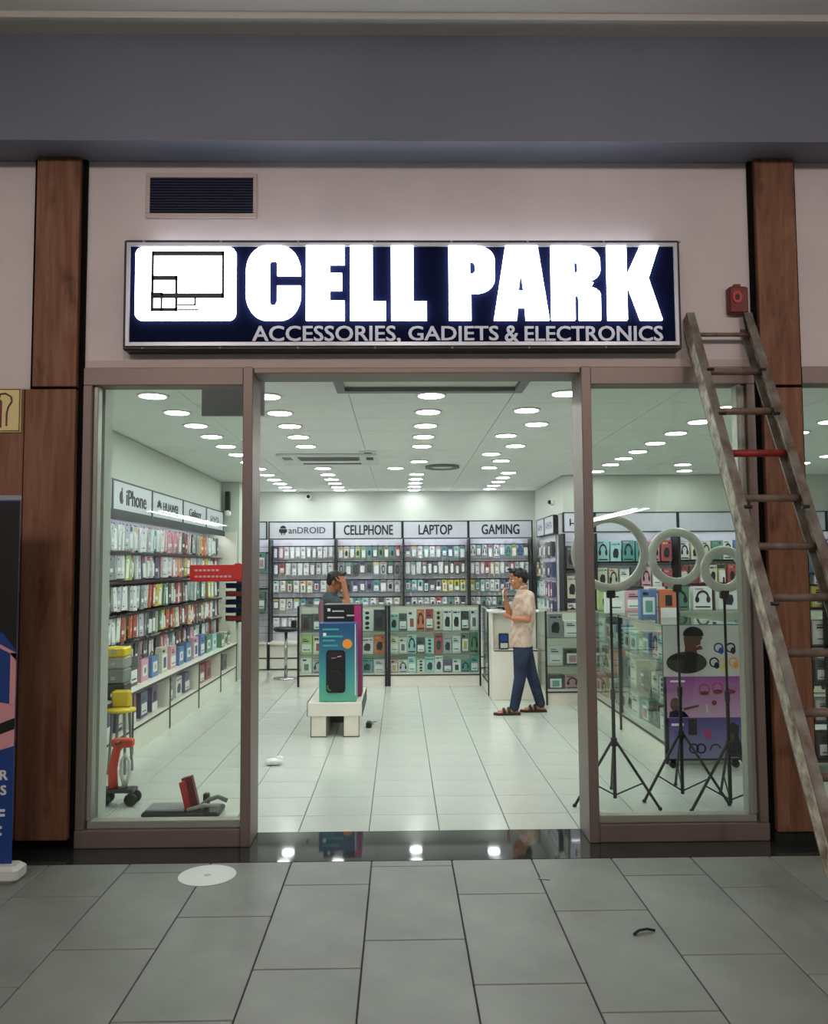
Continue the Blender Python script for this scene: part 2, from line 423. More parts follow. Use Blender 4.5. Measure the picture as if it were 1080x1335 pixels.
# glazed side windows
def frame_bar(p, nm, m, *b): MB().chamfer(*b, 0.004).build(nm, m, p)
def window(name, label, x0, x1, zt=2.91, st=(1, 1)):
    e0, e1 = .085 if st[0] else .005, .085 if st[1] else .005
    w = struct(bpy.data.objects.new(name, None), label); COL.objects.link(w)
    frame_bar(w, 'sill_rail', 'aluminium', x0, x1, 5.09, 5.24, 0.0, 0.105)
    frame_bar(w, 'glazing_bead', 'aluminium_light', x0+e0-.02, x1-e1+.02 if st[1] else x1, 5.12, 5.20, 0.105, 0.15)
    frame_bar(w, 'head_rail', 'aluminium', x0, x1, 5.10, 5.24, zt-0.11, zt)
    for k, (a, b_) in enumerate(((x0, x0+0.055), (x1-0.055, x1))):
        if st[k]: frame_bar(w, 'stile', 'aluminium', a, b_, 5.10, 5.24, 0.105, zt-0.11)
    if st[0]: frame_bar(w, 'glazing_bead', 'aluminium_light', x0+.055, x0+.085, 5.13, 5.20, 0.15, zt-0.11)
    if st[1]: frame_bar(w, 'glazing_bead', 'aluminium_light', x1-.085, x1-.055, 5.13, 5.20, 0.15, zt-0.11)
    bx('pane', 'shop_glass', w, x0+e0, x1-e1, 5.160, 5.168, 0.15, zt-0.11)
    return w
window('window_1', 'tall fixed side window left of the shop entrance', -1.955, -0.967, st=(1, 0))
window('window_2', 'tall fixed side window right of the shop entrance', 1.199, 2.235, st=(0, 1))
window('window_3', 'wide shop window beyond the right wood pilaster', 2.535, 4.7, st=(0, 1))
frame_bar(bpy.data.objects['window_2'], 'stile', 'aluminium_light', 2.12, 2.15, 5.11, 5.2, 0.15, 2.8)
d = struct(bpy.data.objects.new('door_1', None), 'open entrance with brown metal jambs and no leaf shut'); COL.objects.link(d)
frame_bar(d, 'jamb', 'aluminium', -0.966, -0.905, 5.085, 5.37, 0.0, 2.91)
frame_bar(d, 'jamb', 'aluminium', 1.137, 1.198, 5.085, 5.37, 0.0, 2.91)
frame_bar(d, 'lintel', 'aluminium', -0.905, 1.137, 5.11, 5.36, 2.875, 2.91)

# shop shell
struct(bx('wall_left', 'shop_wall', None, -3.3, -3.0, 5.33, 14.3, 0, 3.1), 'white left wall of the shop')
struct(bx('wall_left_bulkhead', 'shop_wall', None, -3.0, -2.66, 5.6, 14.09, 2.5, CZ-.005), 'white bulkhead over the left shelving')
struct(bx('wall_left_nib', 'shop_wall', None, -3.0, -1.90, 5.335, 5.47, 0, CZ-.005), 'white return wall behind the left pilaster')
struct(bx('wall_back', 'shop_wall_dimmed', None, -3.0, 2.75, 14.1, 14.3, 0, 3.1), 'white back wall of the shop')
struct(bx('wall_return', 'shop_wall', None, 2.32, 2.55, 12.05, 14.1, 0, CZ-.005), 'white return wall right of the gaming bay')
struct(bx('wall_back_right', 'shop_wall', None, 2.55, 7.4, 12.05, 12.3, 0, 3.1), 'white back wall of the right part of the shop')
struct(bx('wall_right', 'shop_wall', None, 7.2, 7.4, 5.33, 12.05, 0, 3.1), 'white far right wall of the shop')
struct(bx('wall_column', 'shop_wall', None, -3.0, -2.40, 12.42, 12.75, 0, CZ-.005), 'white column at the end of the left shelving')
cs = struct(bx('ceiling_shop', 'ceiling_grid', None, -3.3, 7.4, 5.33, 14.3, CZ+.012, 3.12), 'white panelled ceiling of the shop')
pm = {}
for i in range(-3, 6):
    for j in range(-2, 13):
        x0, x1 = 0.855+(i-1)*1.23, 0.855+i*1.23; y0, y1 = 6.457+(j-1)*0.655, 6.457+j*0.655
        x0, x1, y0, y1 = max(x0, -3.0), min(x1, 7.2), max(y0, 5.33), min(y1, 14.1)
        if x1-x0 < .05 or y1-y0 < .05 or (x0 > 2.3 and y0 > 12.0): continue
        k = (round(x1-x0, 3), round(y1-y0, 3))
        if k not in pm: pm[k] = MB().box(.003, x1-x0-.003, .003, y1-y0-.003, 0, 0.011).mesh('ceiling_panel', 'ceiling_panel')
        put_tile('ceiling_panel', pm[k], cs, (x0, y0, CZ))

# ------------------------------------------------------------------ lamps
ring_me = MB().lathe([(0.118, 0), (0.118, -0.006), (0.098, -0.012), (0.098, 0)], n=28).mesh('trim_ring', 'white_plastic', True)
lens_me = MB().lathe([(0.097, -0.004), (0.096, -0.011), (0.0, -0.011)], n=28).mesh('lens', 'lamp_white')
def downlight(x, y, lab, z=CZ, lens=lens_me, grp='round ceiling downlights in the shop'):
    t = thing('ceiling_downlight', lab, 'downlight', (x, y, z), 0, grp)
    for nm, me in (('trim_ring', ring_me), ('lens', lens)):
        o = bpy.data.objects.new(nm, me); COL.objects.link(o); o.parent = t
rows = [('row above the left window', -1.83, [6.12, 6.79, 7.42, 8.05, 8.71, 9.36, 10.05, 10.72, 11.45, 12.08, 12.66, 13.24, 13.76]),
        ('row over the speaker cartons', -0.99, [6.15, 6.82, 7.46, 8.09, 8.73, 10.7, 11.43, 12.06, 12.65, 13.24, 13.76]),
        ('middle row over the entrance axis', 0.24, [6.13, 6.79, 7.46, 8.10, 8.75, 10.03, 11.43, 12.08, 12.65, 13.24, 13.82]),
        ('inner staggered row right of the middle', 1.05, [6.73, 8.05, 9.38]),
        ('outer staggered row right of the middle', 1.24, [6.07, 7.40, 8.75, 10.0]),
        ('short back row near the right corner', 1.50, [11.3, 11.92, 12.5, 13.1, 13.7]),
        ('row above the right window', 2.69, [6.0, 6.65, 7.30, 7.94, 8.59, 9.23, 9.83, 10.43, 11.19]),
        ('row over the far right counter', 3.88, [7.32, 7.93, 11.15]), ('row at the far right beyond the pilaster', 5.1, [6.4, 7.05, 7.7, 8.35, 9.0, 9.69, 10.35])]
for rn, x, ys in rows:
    for k, y in enumerate(ys): downlight(x, y, f'downlight, {ordn(k+1)} from the front in the {rn}')
downlight(1.17, 10.70, 'round white downlight alone beside the curved ceiling ring')
downlight(-0.05, 10.71, 'round white downlight alone left of the middle row')
downlight(3.62, 10.46, 'round white downlight alone above the right back wall')
mring = MB().lathe([(0.14, 0), (0.14, -0.008), (0.12, -0.014), (0.12, 0)], n=24).mesh('trim_ring', 'white_plastic', True)
mlens = MB().lathe([(0.12, -0.004), (0.119, -0.012), (0.0, -0.012)], n=24).mesh('lens', 'fill_lamp')
k = 0
for y in (-1.4, -2.5):  # lamps added behind the camera to brighten the facade
    for x in (-7.5, -4.5, -1.5, 1.5, 4.5, 7.5):
        k += 1
        t = thing('fill_downlight', f'added warm ceiling downlight out of view, {ordn(k)} counted from the shopfront', 'downlight', (x, y, 4.94), 0, 'added unseen downlights over the walkway')
        for nm, me in (('trim_ring', mring), ('lens', mlens)):
            o = bpy.data.objects.new(nm, me); COL.objects.link(o); o.parent = t
k = 0
for x in (-5.0, -2.5, 0.0, 2.5, 5.0):  # spotlights added out of view to lift the upper facade
    k += 1
    t = thing('fill_spotlight', f'added unseen spotlight aimed at the facade, {ordn(k)} from the left', 'spotlight', (x, -0.5, 4.94), 0, 'added spotlights out of view')
    MB().tube([(0, 0, 0), (0, 0, -.09)], .012, 8).build('stem', 'white_metal', t); bx('track', 'white_metal', t, -.3, .3, -.02, .02, -.02, 0)
    aim = Vector((0, 5.63, -1.35)).normalized(); c0 = Vector((0, 0, -.14)); MB().tube([c0-aim*.09, c0+aim*.07], [.045, .055], 16).build('head', 'white_metal', t)
    ld_ = bpy.data.lights.new('spot', 'SPOT'); ld_.energy = SPOT_LIGHT; ld_.spot_size = R(62); ld_.spot_blend = 1.0; ld_.shadow_soft_size = .2; ld_.color = (1.0, .87, .82)
    lo = bpy.data.objects.new('fill_spot', ld_); COL.objects.link(lo); lo.parent = t; lo.location = c0+aim*.09; lo.rotation_euler = aim.to_track_quat('-Z', 'Y').to_euler()
for sx, nm in ((-4.6, 'left'), (4.6, 'right')):
    t = thing('linear_light', f'long white linear ceiling light mirrored in the {nm} window', 'light', (sx, -8.2, 2.74), 0, 'linear lights across the walkway')
    for dx in (-0.11, 0.11):
        bx('housing', 'white_metal', t, dx-.05, dx+.05, -2.9, 2.9, 0.0, 0.06)
        MB().box(dx-.04, dx+.04, -2.88, 2.88, -0.01, 0.0).build('diffuser', 'lamp_white', t)
    for y in (-2.4, 2.4): MB().tube([(0, y, 0.03), (0, y, 2.19)], 0.008, 6).build('rod', 'chrome', t)
    bx('bracket', 'white_metal', t, -.1, .1, -2.45, -2.35, .02, .05); bx('bracket', 'white_metal', t, -.1, .1, 2.35, 2.45, .02, .05)

# ------------------------------------------------------------------ things in the ceiling
t = thing('ceiling_hatch', 'dark framed recessed panel in the ceiling just inside the entrance', 'hatch', (0.22, 5.6, CZ))
for nm, b_ in (('frame', (-.66, .66, .17, .24, -.05, 0)), ('frame', (-.66, .66, -.22, -.17, -.05, 0)), ('frame', (-.66, -.60, -.17, .17, -.05, 0)), ('frame', (.60, .66, -.17, .17, -.05, 0))): bx(nm, 'grey_plastic', t, *b_)
bx('panel', 'white_plastic', t, -.6, .6, -.17, .17, -.02, 0)
t = thing('ceiling_air_conditioner', 'white ceiling cassette air conditioner with dark slot grille', 'air conditioner', (-0.78, 9.75, CZ))
MB().chamfer(-.62, .52, -.42, .42, -.035, -.001, .008).build('body', 'white_plastic', t)
bx('slot_frame', 'grey_plastic', t, -.38, .32, -.36, -.12, -.044, -.034)
for i in range(5): bx('louver', 'dark_plastic' if i % 2 else 'grey_plastic', t, -.36, .30, -.35+i*.045, -.325+i*.045, -.052, -.042)
bx('control_window', 'black', t, .40, .48, -.32, -.12, -.042, -.034); bx('corner_cap', 'grey_plastic', t, -.56, -.46, -.34, -.14, -.042, -.034)
bx('slot', 'dark_plastic', t, -.38, .32, .2, .26, -.042, -.034)
t = thing('ceiling_speaker', 'small round speaker grille in the ceiling beside the air conditioner', 'speaker', (-0.35, 9.2, CZ))
MB().lathe([(0.10, -.001), (0.10, -.012), (0.085, -.014)], n=20).build('ring', 'white_plastic', t); MB().lathe([(0.05, -.012), (0.045, -.022), (0, -.024)], n=20).build('grille', 'grey_plastic', t)
t = thing('ceiling_ring', 'curved dark edged round ceiling diffuser behind the middle row', 'diffuser', (0.55, 10.55, CZ))
MB().lathe([(0.22, -.001), (0.22, -.03), (0.19, -.035), (0.18, -.012), (0.0, -.012)], n=32).build('rim', 'grey_plastic', t, True); MB().lathe([(0.14, -.012), (0.13, -.022), (0.0, -.022)], n=24).build('core', 'white_plastic', t)
for nm, x, y, lab in (('security_camera', -1.55, 14.06, 'small black dome camera on the back wall above the robot sign'), ('security_camera', 2.285, 12.4, 'small dark camera on the return wall above the signs')):
    t = thing(nm, lab, 'camera', (x, y, 2.62 if x > 0 else 2.86))
    if x > 0: t.rotation_euler.z = R(-90)
    MB().lathe([(0.05, .035), (0.05, .0), (0.045, -.01)], n=18, axis='y').build('mount', 'white_plastic', t); MB().ell((0, -.02, 0), (.032, .035, .032)).build('dome', 'black', t, True)
mat('board_grey', S(214,208,220), 0.6)
t = thing('grey_panel', 'grey board hanging inside the top corner of the left window', 'board', (-1.02, 5.62, 2.50))
MB().chamfer(-.33, 0.10, 0, .02, 0.20, .44, .004).build('board', 'board_grey', t)
for x in (-.28, 0.0): MB().tube([(x, .01, .43), (x, .01, .452)], .006, 6).build('hanger', 'chrome', t)

# ------------------------------------------------------------------ facade things
sg = thing('shop_sign', 'long navy illuminated shop sign with glowing white block letters', 'sign', (0.032, 5.13, 3.0))
X0, X1 = -1.722, 1.722
MB().chamfer(X0, X1, -.11, 0, 0.0, .69, .006).build('sign_box', 'black', sg)
bx('face', 'navy', sg, X0+.03, X1-.03, -.114, -.109, .03, .66)
for b_ in ((X0+.02, X1-.02, -.125, -.109, .645, .668), (X0+.02, X1-.02, -.125, -.109, .022, .045), (X0+.02, X0+.042, -.125, -.109, .045, .645), (X1-.042, X1-.02, -.125, -.109, .045, .645)): bx('edge_trim', 'sign_trim', sg, *b_)
bx('edge_glow', 'edge_glow', sg, X0+.15, X1-.15, -.075, -.045, .688, .694)
for i in range(8):
    for z in (.012, .679): MB().ell((X0+.12+i*.475, -.112, z), (.008, .006, .008), 8).build('bolt', 'sign_trim', sg)
def rrect(w, h, r): return arcpts(w-r, h-r, r, r, 0, 90, 6)+arcpts(r, h-r, r, r, 90, 180, 6)+arcpts(r, r, r, r, 180, 270, 6)+arcpts(w-r, r, r, r, 270, 360, 6)
LY = -.124; LZ = .178; LH = .467
def letter(loops, x0, w, ch):
    return outline(loops, 'letter', 'letter_lit', sg, (x0-.032, LY, LZ), .012, w, LH)
Cl = [(1, .60)]+arcpts(.62, .66, .38, .34, 0, 90, 8)+arcpts(.38, .66, .38, .34, 90, 180, 7)+arcpts(.38, .34, .38, .34, 180, 270, 7)+arcpts(.62, .34, .38, .34, 270, 360, 8)+[(1, .46), (.57, .46), (.57, .25), (.535, .2), (.465, .2), (.43, .25), (.43, .77), (.465, .80), (.535, .80), (.57, .77), (.57, .60)]
letter([Cl], -0.936, .335, 'C')
letter([[(0, 0), (1, 0), (1, .26), (.62, .26), (.62, .40), (.93, .40), (.93, .63), (.62, .63), (.62, .75), (1, .75), (1, 1), (0, 1)]], -0.568, .236, 'E')
for x in (-0.297, -0.045): letter([[(0, 0), (1, 0), (1, .25), (.63, .25), (.63, 1), (0, 1)]], x, .218, 'L')
bowl = arcpts(.58, .81, .42, .19, 90, 0, 6)+arcpts(.58, .55, .42, .19, 0, -90, 6)
letter([[(0, 0), (0, 1)]+bowl+[(.48, .36), (.48, 0)], [(.46, .62), (.46, .79)]+arcpts(.50, .735, .075, .055, 90, 0, 4)+arcpts(.50, .675, .075, .055, 0, -90, 4)], 0.311, .284, 'P')
letter([[(0, 0), (.22, 1), (.80, 1), (1, 0), (.575, 0), (.56, .17), (.43, .17), (.41, 0)], [(.445, .39), (.545, .39), (.495, .66)]], 0.588, .342, 'A')
letter([[(0, 0), (0, 1)]+arcpts(.60, .80, .40, .20, 90, 0, 6)+arcpts(.66, .66, .34, .14, 0, -70, 4)+[(.86, .50)]+arcpts(.62, .34, .38, .12, 60, 0, 3)+[(1, 0), (.56, 0), (.56, .30), (.545, .33), (.48, .33), (.48, 0)], [(.47, .63), (.47, .79)]+arcpts(.50, .74, .05, .045, 90, 0, 3)+arcpts(.50, .68, .05, .045, 0, -90, 3)], 0.944, .305, 'R')
letter([[(0, 0), (0, 1), (.36, 1), (.36, .60), (.62, 1), (.96, 1), (.76, .56), (1, 0), (.60, 0), (.36, .50), (.36, 0)]], 1.292, .338, 'K')
for wd, a, b_, hh, dz in (('ACCESSORIES,', 329, 521, .108, -.005), ('GADJETS', 532, 649, .116, -.011), ('&', 658, 675, .098, 0), ('ELECTRONICS', 684, 865, .092, 0)):
    xa, xb = -.896+(a-329)*.004718-.032, -.896+(b_-329)*.004718-.032
    text(wd, hh, 'lettering', 'tagline', sg, ((xa+xb)/2, -.116, .097+dz), w=xb-xa, bold=0.017, depth=.003)
lg = outline([rrect(.615, .457, .045)], 'logo_panel', 'letter_lit', sg, (-1.645, LY+.002, .179), .010)
def screen(x0, z0, x1, z1, t, tt, tb, z=0):
    m = MB(); y = -.0115-z
    for a in ((x0, x1, z1-tt, z1), (x0, x1, z0, z0+tb), (x0, x0+t, z0, z1), (x1-t, x1, z0, z1)): m.flat([(a[0], a[2]), (a[1], a[2]), (a[1], a[3]), (a[0], a[3])], y, .003)
    return m.build('device_outline', 'ink', lg)
screen(.10, .135, .545, .43, .015, .028, .032)
screen(.10, .052, .262, .275, .016, .028, .022, .004)
screen(.10, .052, .172, .168, .013, .020, .014, .008)
m = MB()
for a in ((.262, .37, .090, .100), (.262, .39, .058, .068), (.362, .374, .09, .14)): m.flat([(a[0], a[2]), (a[1], a[2]), (a[1], a[3]), (a[0], a[3])], -.0115, .003)
m.build('monitor_stand', 'ink_soft', lg)

vt = thing('vent_grille', 'white framed ventilation grille with dark slats above the sign', 'vent', (-1.242, 5.13, 3.87))
for b_ in ((-.35, .35, -.02, 0, 0, .03), (-.35, .35, -.02, 0, .262, .29), (-.35, -.325, -.02, 0, .03, .262), (.325, .35, -.02, 0, .03, .262)): MB().chamfer(*b_, .004).build('frame', 'plaster_seam', vt)
bx('duct_back', 'black', vt, -.325, .325, -.003, 0, .03, .262)
sm = MB().box(-.325, .325, -.013, .0, 0, .007, M=Matrix.Rotation(R(-20), 4, 'X')).mesh('slat', 'vent_slat')
for i in range(13):
    o = bpy.data.objects.new('slat', sm); COL.objects.link(o); o.parent = vt; o.location = (0, -.004, .036+i*.0178)
al = thing('fire_alarm_box', 'small dark red alarm box on the wall above the ladder', 'alarm', (2.14, 5.13, 3.245))
MB().chamfer(-.06, .06, -.06, 0, 0, .17, .008).build('case', 'dark_red', al)
MB().disc(-.012, .10, .032, .04, -.061, .006).build('button', 'red', al); MB().disc(-.012, .10, .014, .02, -.067, .004).build('button_core', 'black', al)
bx('top_bracket', 'dark_red', al, -.02, .02, -.04, -.01, .17, .19)
MB().tube([(.045, -.02, 0), (.05, -.02, -.05), (.06, -.02, -.11)], .006, 6).build('cable', 'black', al)
ex = thing('extinguisher_sign', 'cream sign with a red fire extinguisher on the left wood panel', 'sign', (-2.40, 5.07, 2.50))
MB().chamfer(-.17, .085, -.012, 0, 0, .275, .003).build('plate', 'cream', ex)
for b_ in ((-.165, .08, .006, .012), (-.165, .08, .263, .269), (.074, .080, .006, .269), (-.165, -.159, .006, .269)): bx('border', 'brown', ex, b_[0], b_[1], -.0135, -.0118, b_[2], b_[3])
MB().flat([(-.12, .03), (-.03, .03), (-.03, .19), (-.05, .215), (-.10, .215), (-.12, .19)], -.012, .003).build('cylinder_picture', 'dark_red', ex)
m = MB(); 
P = [(-.05, .235), (-.01, .24), (.025, .22), (.03, .19), (.01, .16), (0, .12), (0, .04)]
for a, b_ in zip(P[:-1], P[1:]):
    dx, dz = b_[0]-a[0], b_[1]-a[1]; l = math.hypot(dx, dz); nx, nz = -dz/l*.005, dx/l*.005
    m.flat([(a[0]+nx, a[1]+nz), (a[0]-nx, a[1]-nz), (b_[0]-nx, b_[1]-nz), (b_[0]+nx, b_[1]+nz)], -.012, .003)
m.build('hose_picture', 'brown', ex); bx('handle_picture', 'dark_red', ex, -.10, -.04, -.015, -.0118, .215, .24)
# ------------------------------------------------------------------ merchandise
CC = {'w':('white',S(228,232,232)),'s':('silver',S(186,190,198)),'g':('grey',S(128,130,134)),'d':('charcoal',S(62,64,70)),'k':('black',S(28,29,34)),
      'n':('navy',S(52,66,116)),'b':('blue',S(66,116,182)),'p':('pink',S(222,160,176)),'r':('red',S(176,52,56)),'t':('teal',S(64,152,150)),
      'c':('aqua',S(164,216,218)),'y':('yellow',S(220,206,74)),'l':('lime',S(176,204,120)),'o':('orange',S(222,112,56)),'v':('violet',S(78,58,120)),
      'e':('green',S(70,132,96)),'m':('magenta',S(160,60,128)),'a':('cream',S(222,216,190)),'u':('brown',S(118,84,68)),'h':('peach',S(228,190,150))}
def mute(c, k=.16):
    g = .45; return tuple(x*(1-k)+g*k for x in c[:3])+(1,)
CC = {k: (n, mute(c)) for k, (n, c) in CC.items()}
PM = ['pack_main', 'print_white', 'print_dark', 'print_accent']
PV = {}
F = -.5
def ubox(): return MB().box(-.5, .5, -.5, .5, 0, 1, 0)
def rect(m, x0, x1, z0, z1, mi, d=.03): m.flat([(x0, z0), (x1, z0), (x1, z1), (x0, z1)], F, d, mi); return m
m = ubox(); rect(m, -.4, .4, .12, .55, 1); rect(m, -.32, .2, .68, .74, 2); rect(m, -.32, .05, .80, .84, 2); rect(m, -.3, .3, .2, .26, 2); PV['label'] = m
m = ubox(); m.flat([(-.26, .2), (.2, .16), (.3, .38), (.24, .62), (-.1, .66), (-.3, .46)], F, .03, 2); rect(m, -.38, .1, .82, .9, 3); rect(m, .2, .4, .84, .9, 2); PV['photo'] = m
m = MB().box(-.5, .5, .1, .5, 0, 1, 0); m.box(-.07, .07, .1, .4, .995, 1.06, 2); m.flat([(-.38, .08), (.38, .08), (.38, .62), (.28, .68), (-.28, .68), (-.38, .62)], .1, .5, 1); m.flat([(-.5, .78), (.5, .78), (.5, .97), (-.5, .97)], .1, .04, 3); PV['blister'] = m
m = ubox(); m.flat([(-.34, .14), (-.26, .08), (.26, .08), (.34, .14), (.34, .78), (.26, .84), (-.26, .84), (-.34, .78)], F, .04, 1); m.disc(-.18, .72, .08, .04, F-.04, .03, 8, 2); m.box(-.08, .08, -.2, .2, .995, 1.05, 2); PV['case'] = m
m = ubox(); m.arc(0, .42, .2, .34, 0, 2*math.pi, F, .05, 14, 2); rect(m, -.36, .36, .84, .93, 3); PV['coil'] = m
m = ubox(); m.arc(0, .48, .26, .36, 0, math.pi, F, .05, 10, 2); m.disc(-.3, .42, .11, .15, F, .06, 10, 2); m.disc(.3, .42, .11, .15, F, .06, 10, 2); rect(m, -.4, .05, .86, .93, 3); rect(m, -.4, .4, .06, .12, 2); PV['headset'] = m
m = ubox(); rect(m, -.36, .36, .10, .72, 1); rect(m, -.22, .22, .18, .6, 3, .06); rect(m, -.36, .0, .80, .90, 2); PV['window'] = m
m = ubox(); rect(m, -.5, .5, .0, .35, 1); rect(m, -.2, .2, .42, .8, 2); PV['band'] = m
m = ubox(); m.disc(0, .62, .2, .09, F, .05, 10, 2); m.disc(0, .36, .2, .09, F, .05, 10, 2); m.disc(0, .14, .2, .07, F, .05, 10, 2); m.disc(0, .86, .2, .07, F, .05, 10, 2); PV['mice'] = m
m = MB().box(-.5, .5, -.5, .5, 0, .82, 0); m.box(-.32, .32, -.1, .1, .815, .84, 2); m.tube([(-.2, 0, .82), (-.18, 0, .95), (0, 0, 1.0), (.18, 0, .95), (.2, 0, .82)], .035, 6, 2); rect(m, -.3, .3, .2, .6, 1); m.disc(0, .4, .14, .12, F-.03, .03, 10, 3); PV['bag'] = m
m = ubox(); rect(m, -.3, .3, .30, .45, 1); m.disc(-.2, .8, .1, .05, F, .04, 8, 2); rect(m, -.3, .1, .14, .18, 2); m.box(-.08, .08, -.2, .2, .995, 1.05, 2); PV['tint'] = m
PM_ME = {k: v.mesh('pack_'+k, PM) for k, v in PV.items()}
KINDNAME = {'label':('product_box','box'),'photo':('product_box','box'),'blister':('hanging_pack','pack'),'case':('phone_case_pack','pack'),'tint':('phone_case_pack','pack'),'coil':('cable_pack','pack'),'headset':('headset_box','box'),'window':('product_box','box'),'band':('product_box','box'),'mice':('product_box','box'),'bag':('gift_box','box')}
WORD = {'label':'printed box','photo':'picture box','blister':'blister pack','case':'case pack','tint':'coloured case pack','coil':'cable pack','headset':'headset box','window':'window box','band':'two-tone box','mice':'dotted box','bag':'carry box'}
def pack(kind, code, loc, w, h, d, rz, where, group, tilt=0.0):
    n, cat = KINDNAME[kind]
    o = bpy.data.objects.new(n, PM_ME[kind]); COL.objects.link(o)
    o.location = loc; o.scale = (w, d, h); o.rotation_euler = (tilt, 0, rz)
    c = CC[code][1]; j = 0.9+0.2*rnd.random(); o.color = (c[0]*j, c[1]*j, c[2]*j, 1)
    tag(o, f'{CC[code][0]} {WORD[kind]}, {where}', cat, group)
    return o
def row(codes, kinds, x0, x1, z, h, y, rz, org, where, group, d=.04, fill=.8, hang=False, vary=.1, yj=0.0, tilt=0.0):
    # a row of packs along local x from x0 to x1 in the frame (org, rz), fronts at local y
    n = len(codes); p = (x1-x0)/n; cr, sr = math.cos(rz), math.sin(rz); q = 0
    for i, c in enumerate(codes):
        if c == '.': continue
        q += 1
        k = kinds[i % len(kinds)]
        hh = h*(1-vary*rnd.random()); ww = p*fill*(1-.12*rnd.random())
        lx = x0+(i+.5)*p; ly = y+d/2+yj*rnd.random()
        zz = z+(h-hh) if hang else z
        pack(k, c, (org[0]+lx*cr-ly*sr, org[1]+lx*sr+ly*cr, org[2]+zz), ww, hh, d, rz+(rnd.random()-.5)*.1*(1 if hang else .4), where.format(ordn(q)), group, tilt)

# header sign panels -------------------------------------------------
def header(label, x0, x1, z0, z1, org, rz, words=None, h=.1, w=None, bold=.03, soft=False, emblem=None):
    t = thing('header_sign', label, 'sign', (org[0], org[1], org[2]), rz, 'white header signs over the shelving')
    MB().chamfer(x0+.012, x1-.012, 0.0, .05, z0+.01, z1-.01, .004).build('panel', 'sign_white', t)
    for a in ((x0, x1, z1-.014, z1), (x0, x1, z0, z0+.014)): bx('edge_bar', 'dark_plastic', t, a[0], a[1], -.006, .055, a[2], a[3])
    for a in (x0, x1-.02): bx('edge_bar', 'dark_plastic', t, a, a+.02, -.006, .055, z0+.014, z1-.014)
    cx = (x0+x1)/2
    if words and words[0] == '#':
        n = int(words[1:]); m = MB(); zc = (z0+z1)/2; p = w/n
        for k in range(n):
            xa = cx-w/2+k*p; q = (.25, .55, .4, .7)[k % 4]
            m.flat([(xa, zc-h/2), (xa+p*.24, zc-h/2), (xa+p*.24, zc+h/2), (xa, zc+h/2)], 0, .002)
            m.flat([(xa+p*.24, zc-h/2+h*q), (xa+p*.72, zc-h/2+h*q), (xa+p*.72, zc-h/2+h*q+.018), (xa+p*.24, zc-h/2+h*q+.018)], 0, .002)
        m.build('lettering', 'ink_soft' if soft else 'ink', t)
    elif words:
        ox = .09 if emblem else 0
        text(words, h, 'lettering', 'ink_soft' if soft else 'ink', t, (cx+ox, -.002, (z0+z1)/2), w=w, bold=bold)
        if emblem == 'robot':
            ex_ = cx-.30; zc = (z0+z1)/2
            m = MB(); m.flat(arcpts(ex_, zc+.03, .05, .05, 0, 180, 8), 0, .003); m.flat([(ex_-.05, zc-.045), (ex_+.05, zc-.045), (ex_+.05, zc+.022), (ex_-.05, zc+.022)], 0, .003)
            for s in (-1, 1): m.flat([(ex_+s*.058-.008, zc-.03), (ex_+s*.058+.008, zc-.03), (ex_+s*.058+.008, zc+.02), (ex_+s*.058-.008, zc+.02)], 0, .003); m.flat([(ex_+s*.022-.008, zc-.075), (ex_+s*.022+.008, zc-.075), (ex_+s*.022+.008, zc-.045), (ex_+s*.022-.008, zc-.045)], 0, .003)
            m.build('emblem', 'ink', t)
        if emblem == 'fruit':
            ex_ = cx-.36; zc = (z0+z1)/2
            m = MB(); m.flat(arcpts(ex_, zc-.012, .055, .062, 60, 330, 14)+[(ex_+.03, zc-.012)], 0, .003); m.disc(ex_+.012, zc+.062, .012, .024, 0, .003, 8); m.build('emblem', 'ink', t)
        if emblem == 'petal':
            ex_ = cx-.36; zc = (z0+z1)/2-.03; m = MB()
            for k in range(6):
                a = R(15+30*k); ca, sa = math.cos(a), math.sin(a)
                m.flat([(ex_+.02*ca, zc+.02*sa), (ex_+.075*ca+.016*sa, zc+.075*sa-.016*ca), (ex_+.095*ca, zc+.095*sa), (ex_+.075*ca-.016*sa, zc+.075*sa+.016*ca)], 0, .003)
            m.build('emblem', 'ink', t)
    return t
# wall bays ----------------------------------------------------------
def bay(label, x0, x1, org, rz, top=2.12, low=.45, depth=.34, uprights=(1, 1), rails=(), lowbox=True):
    t = thing('display_bay', label, 'shelving', org, rz, 'wall display bays with hooks')
    bx('back_panel', 'slatwall', t, x0, x1, depth, depth+.02, low, top)
    z = low+.12
    while z < top-.05:
        bx('groove', 'slat_groove', t, x0, x1, depth-.001, depth+.003, z, z+.006); z += .11
    for k, a in enumerate((x0, x1-.03)):
        if uprights[k]: bx('upright', 'dark_plastic', t, a, a+.03, -.005, depth, 0.0, top-.004)
    bx('strip_light', 'strip_lamp', t, x0+.06, x1-.06, .06, .085, top+.012, top+.022) if depth > .1 else None
    for z in rails: bx('hook_rail', 'dark_plastic', t, x0+.03, x1-.03, depth-.03, depth-.005, z, z+.02)
    if lowbox:
        bx('ledge', 'laminate', t, x0, x1, -.05, depth, low-.03, low); bx('base_cabinet', 'laminate', t, x0, x1, .02, depth, .02, low-.03); bx('base_line', 'laminate_edge', t, x0, x1, .014, .022, .18, .20)
    return t
HB, BL = ['blister', 'case', 'label', 'case'], ['blister', 'coil', 'photo', 'blister']
BYF = 13.6
bn = ['under the robot sign', 'under the CELLPHONE sign', 'under the LAPTOP sign', 'under the GAMING sign']
bxs = [-2.15, -1.072, 0.046, 1.13, 2.19]
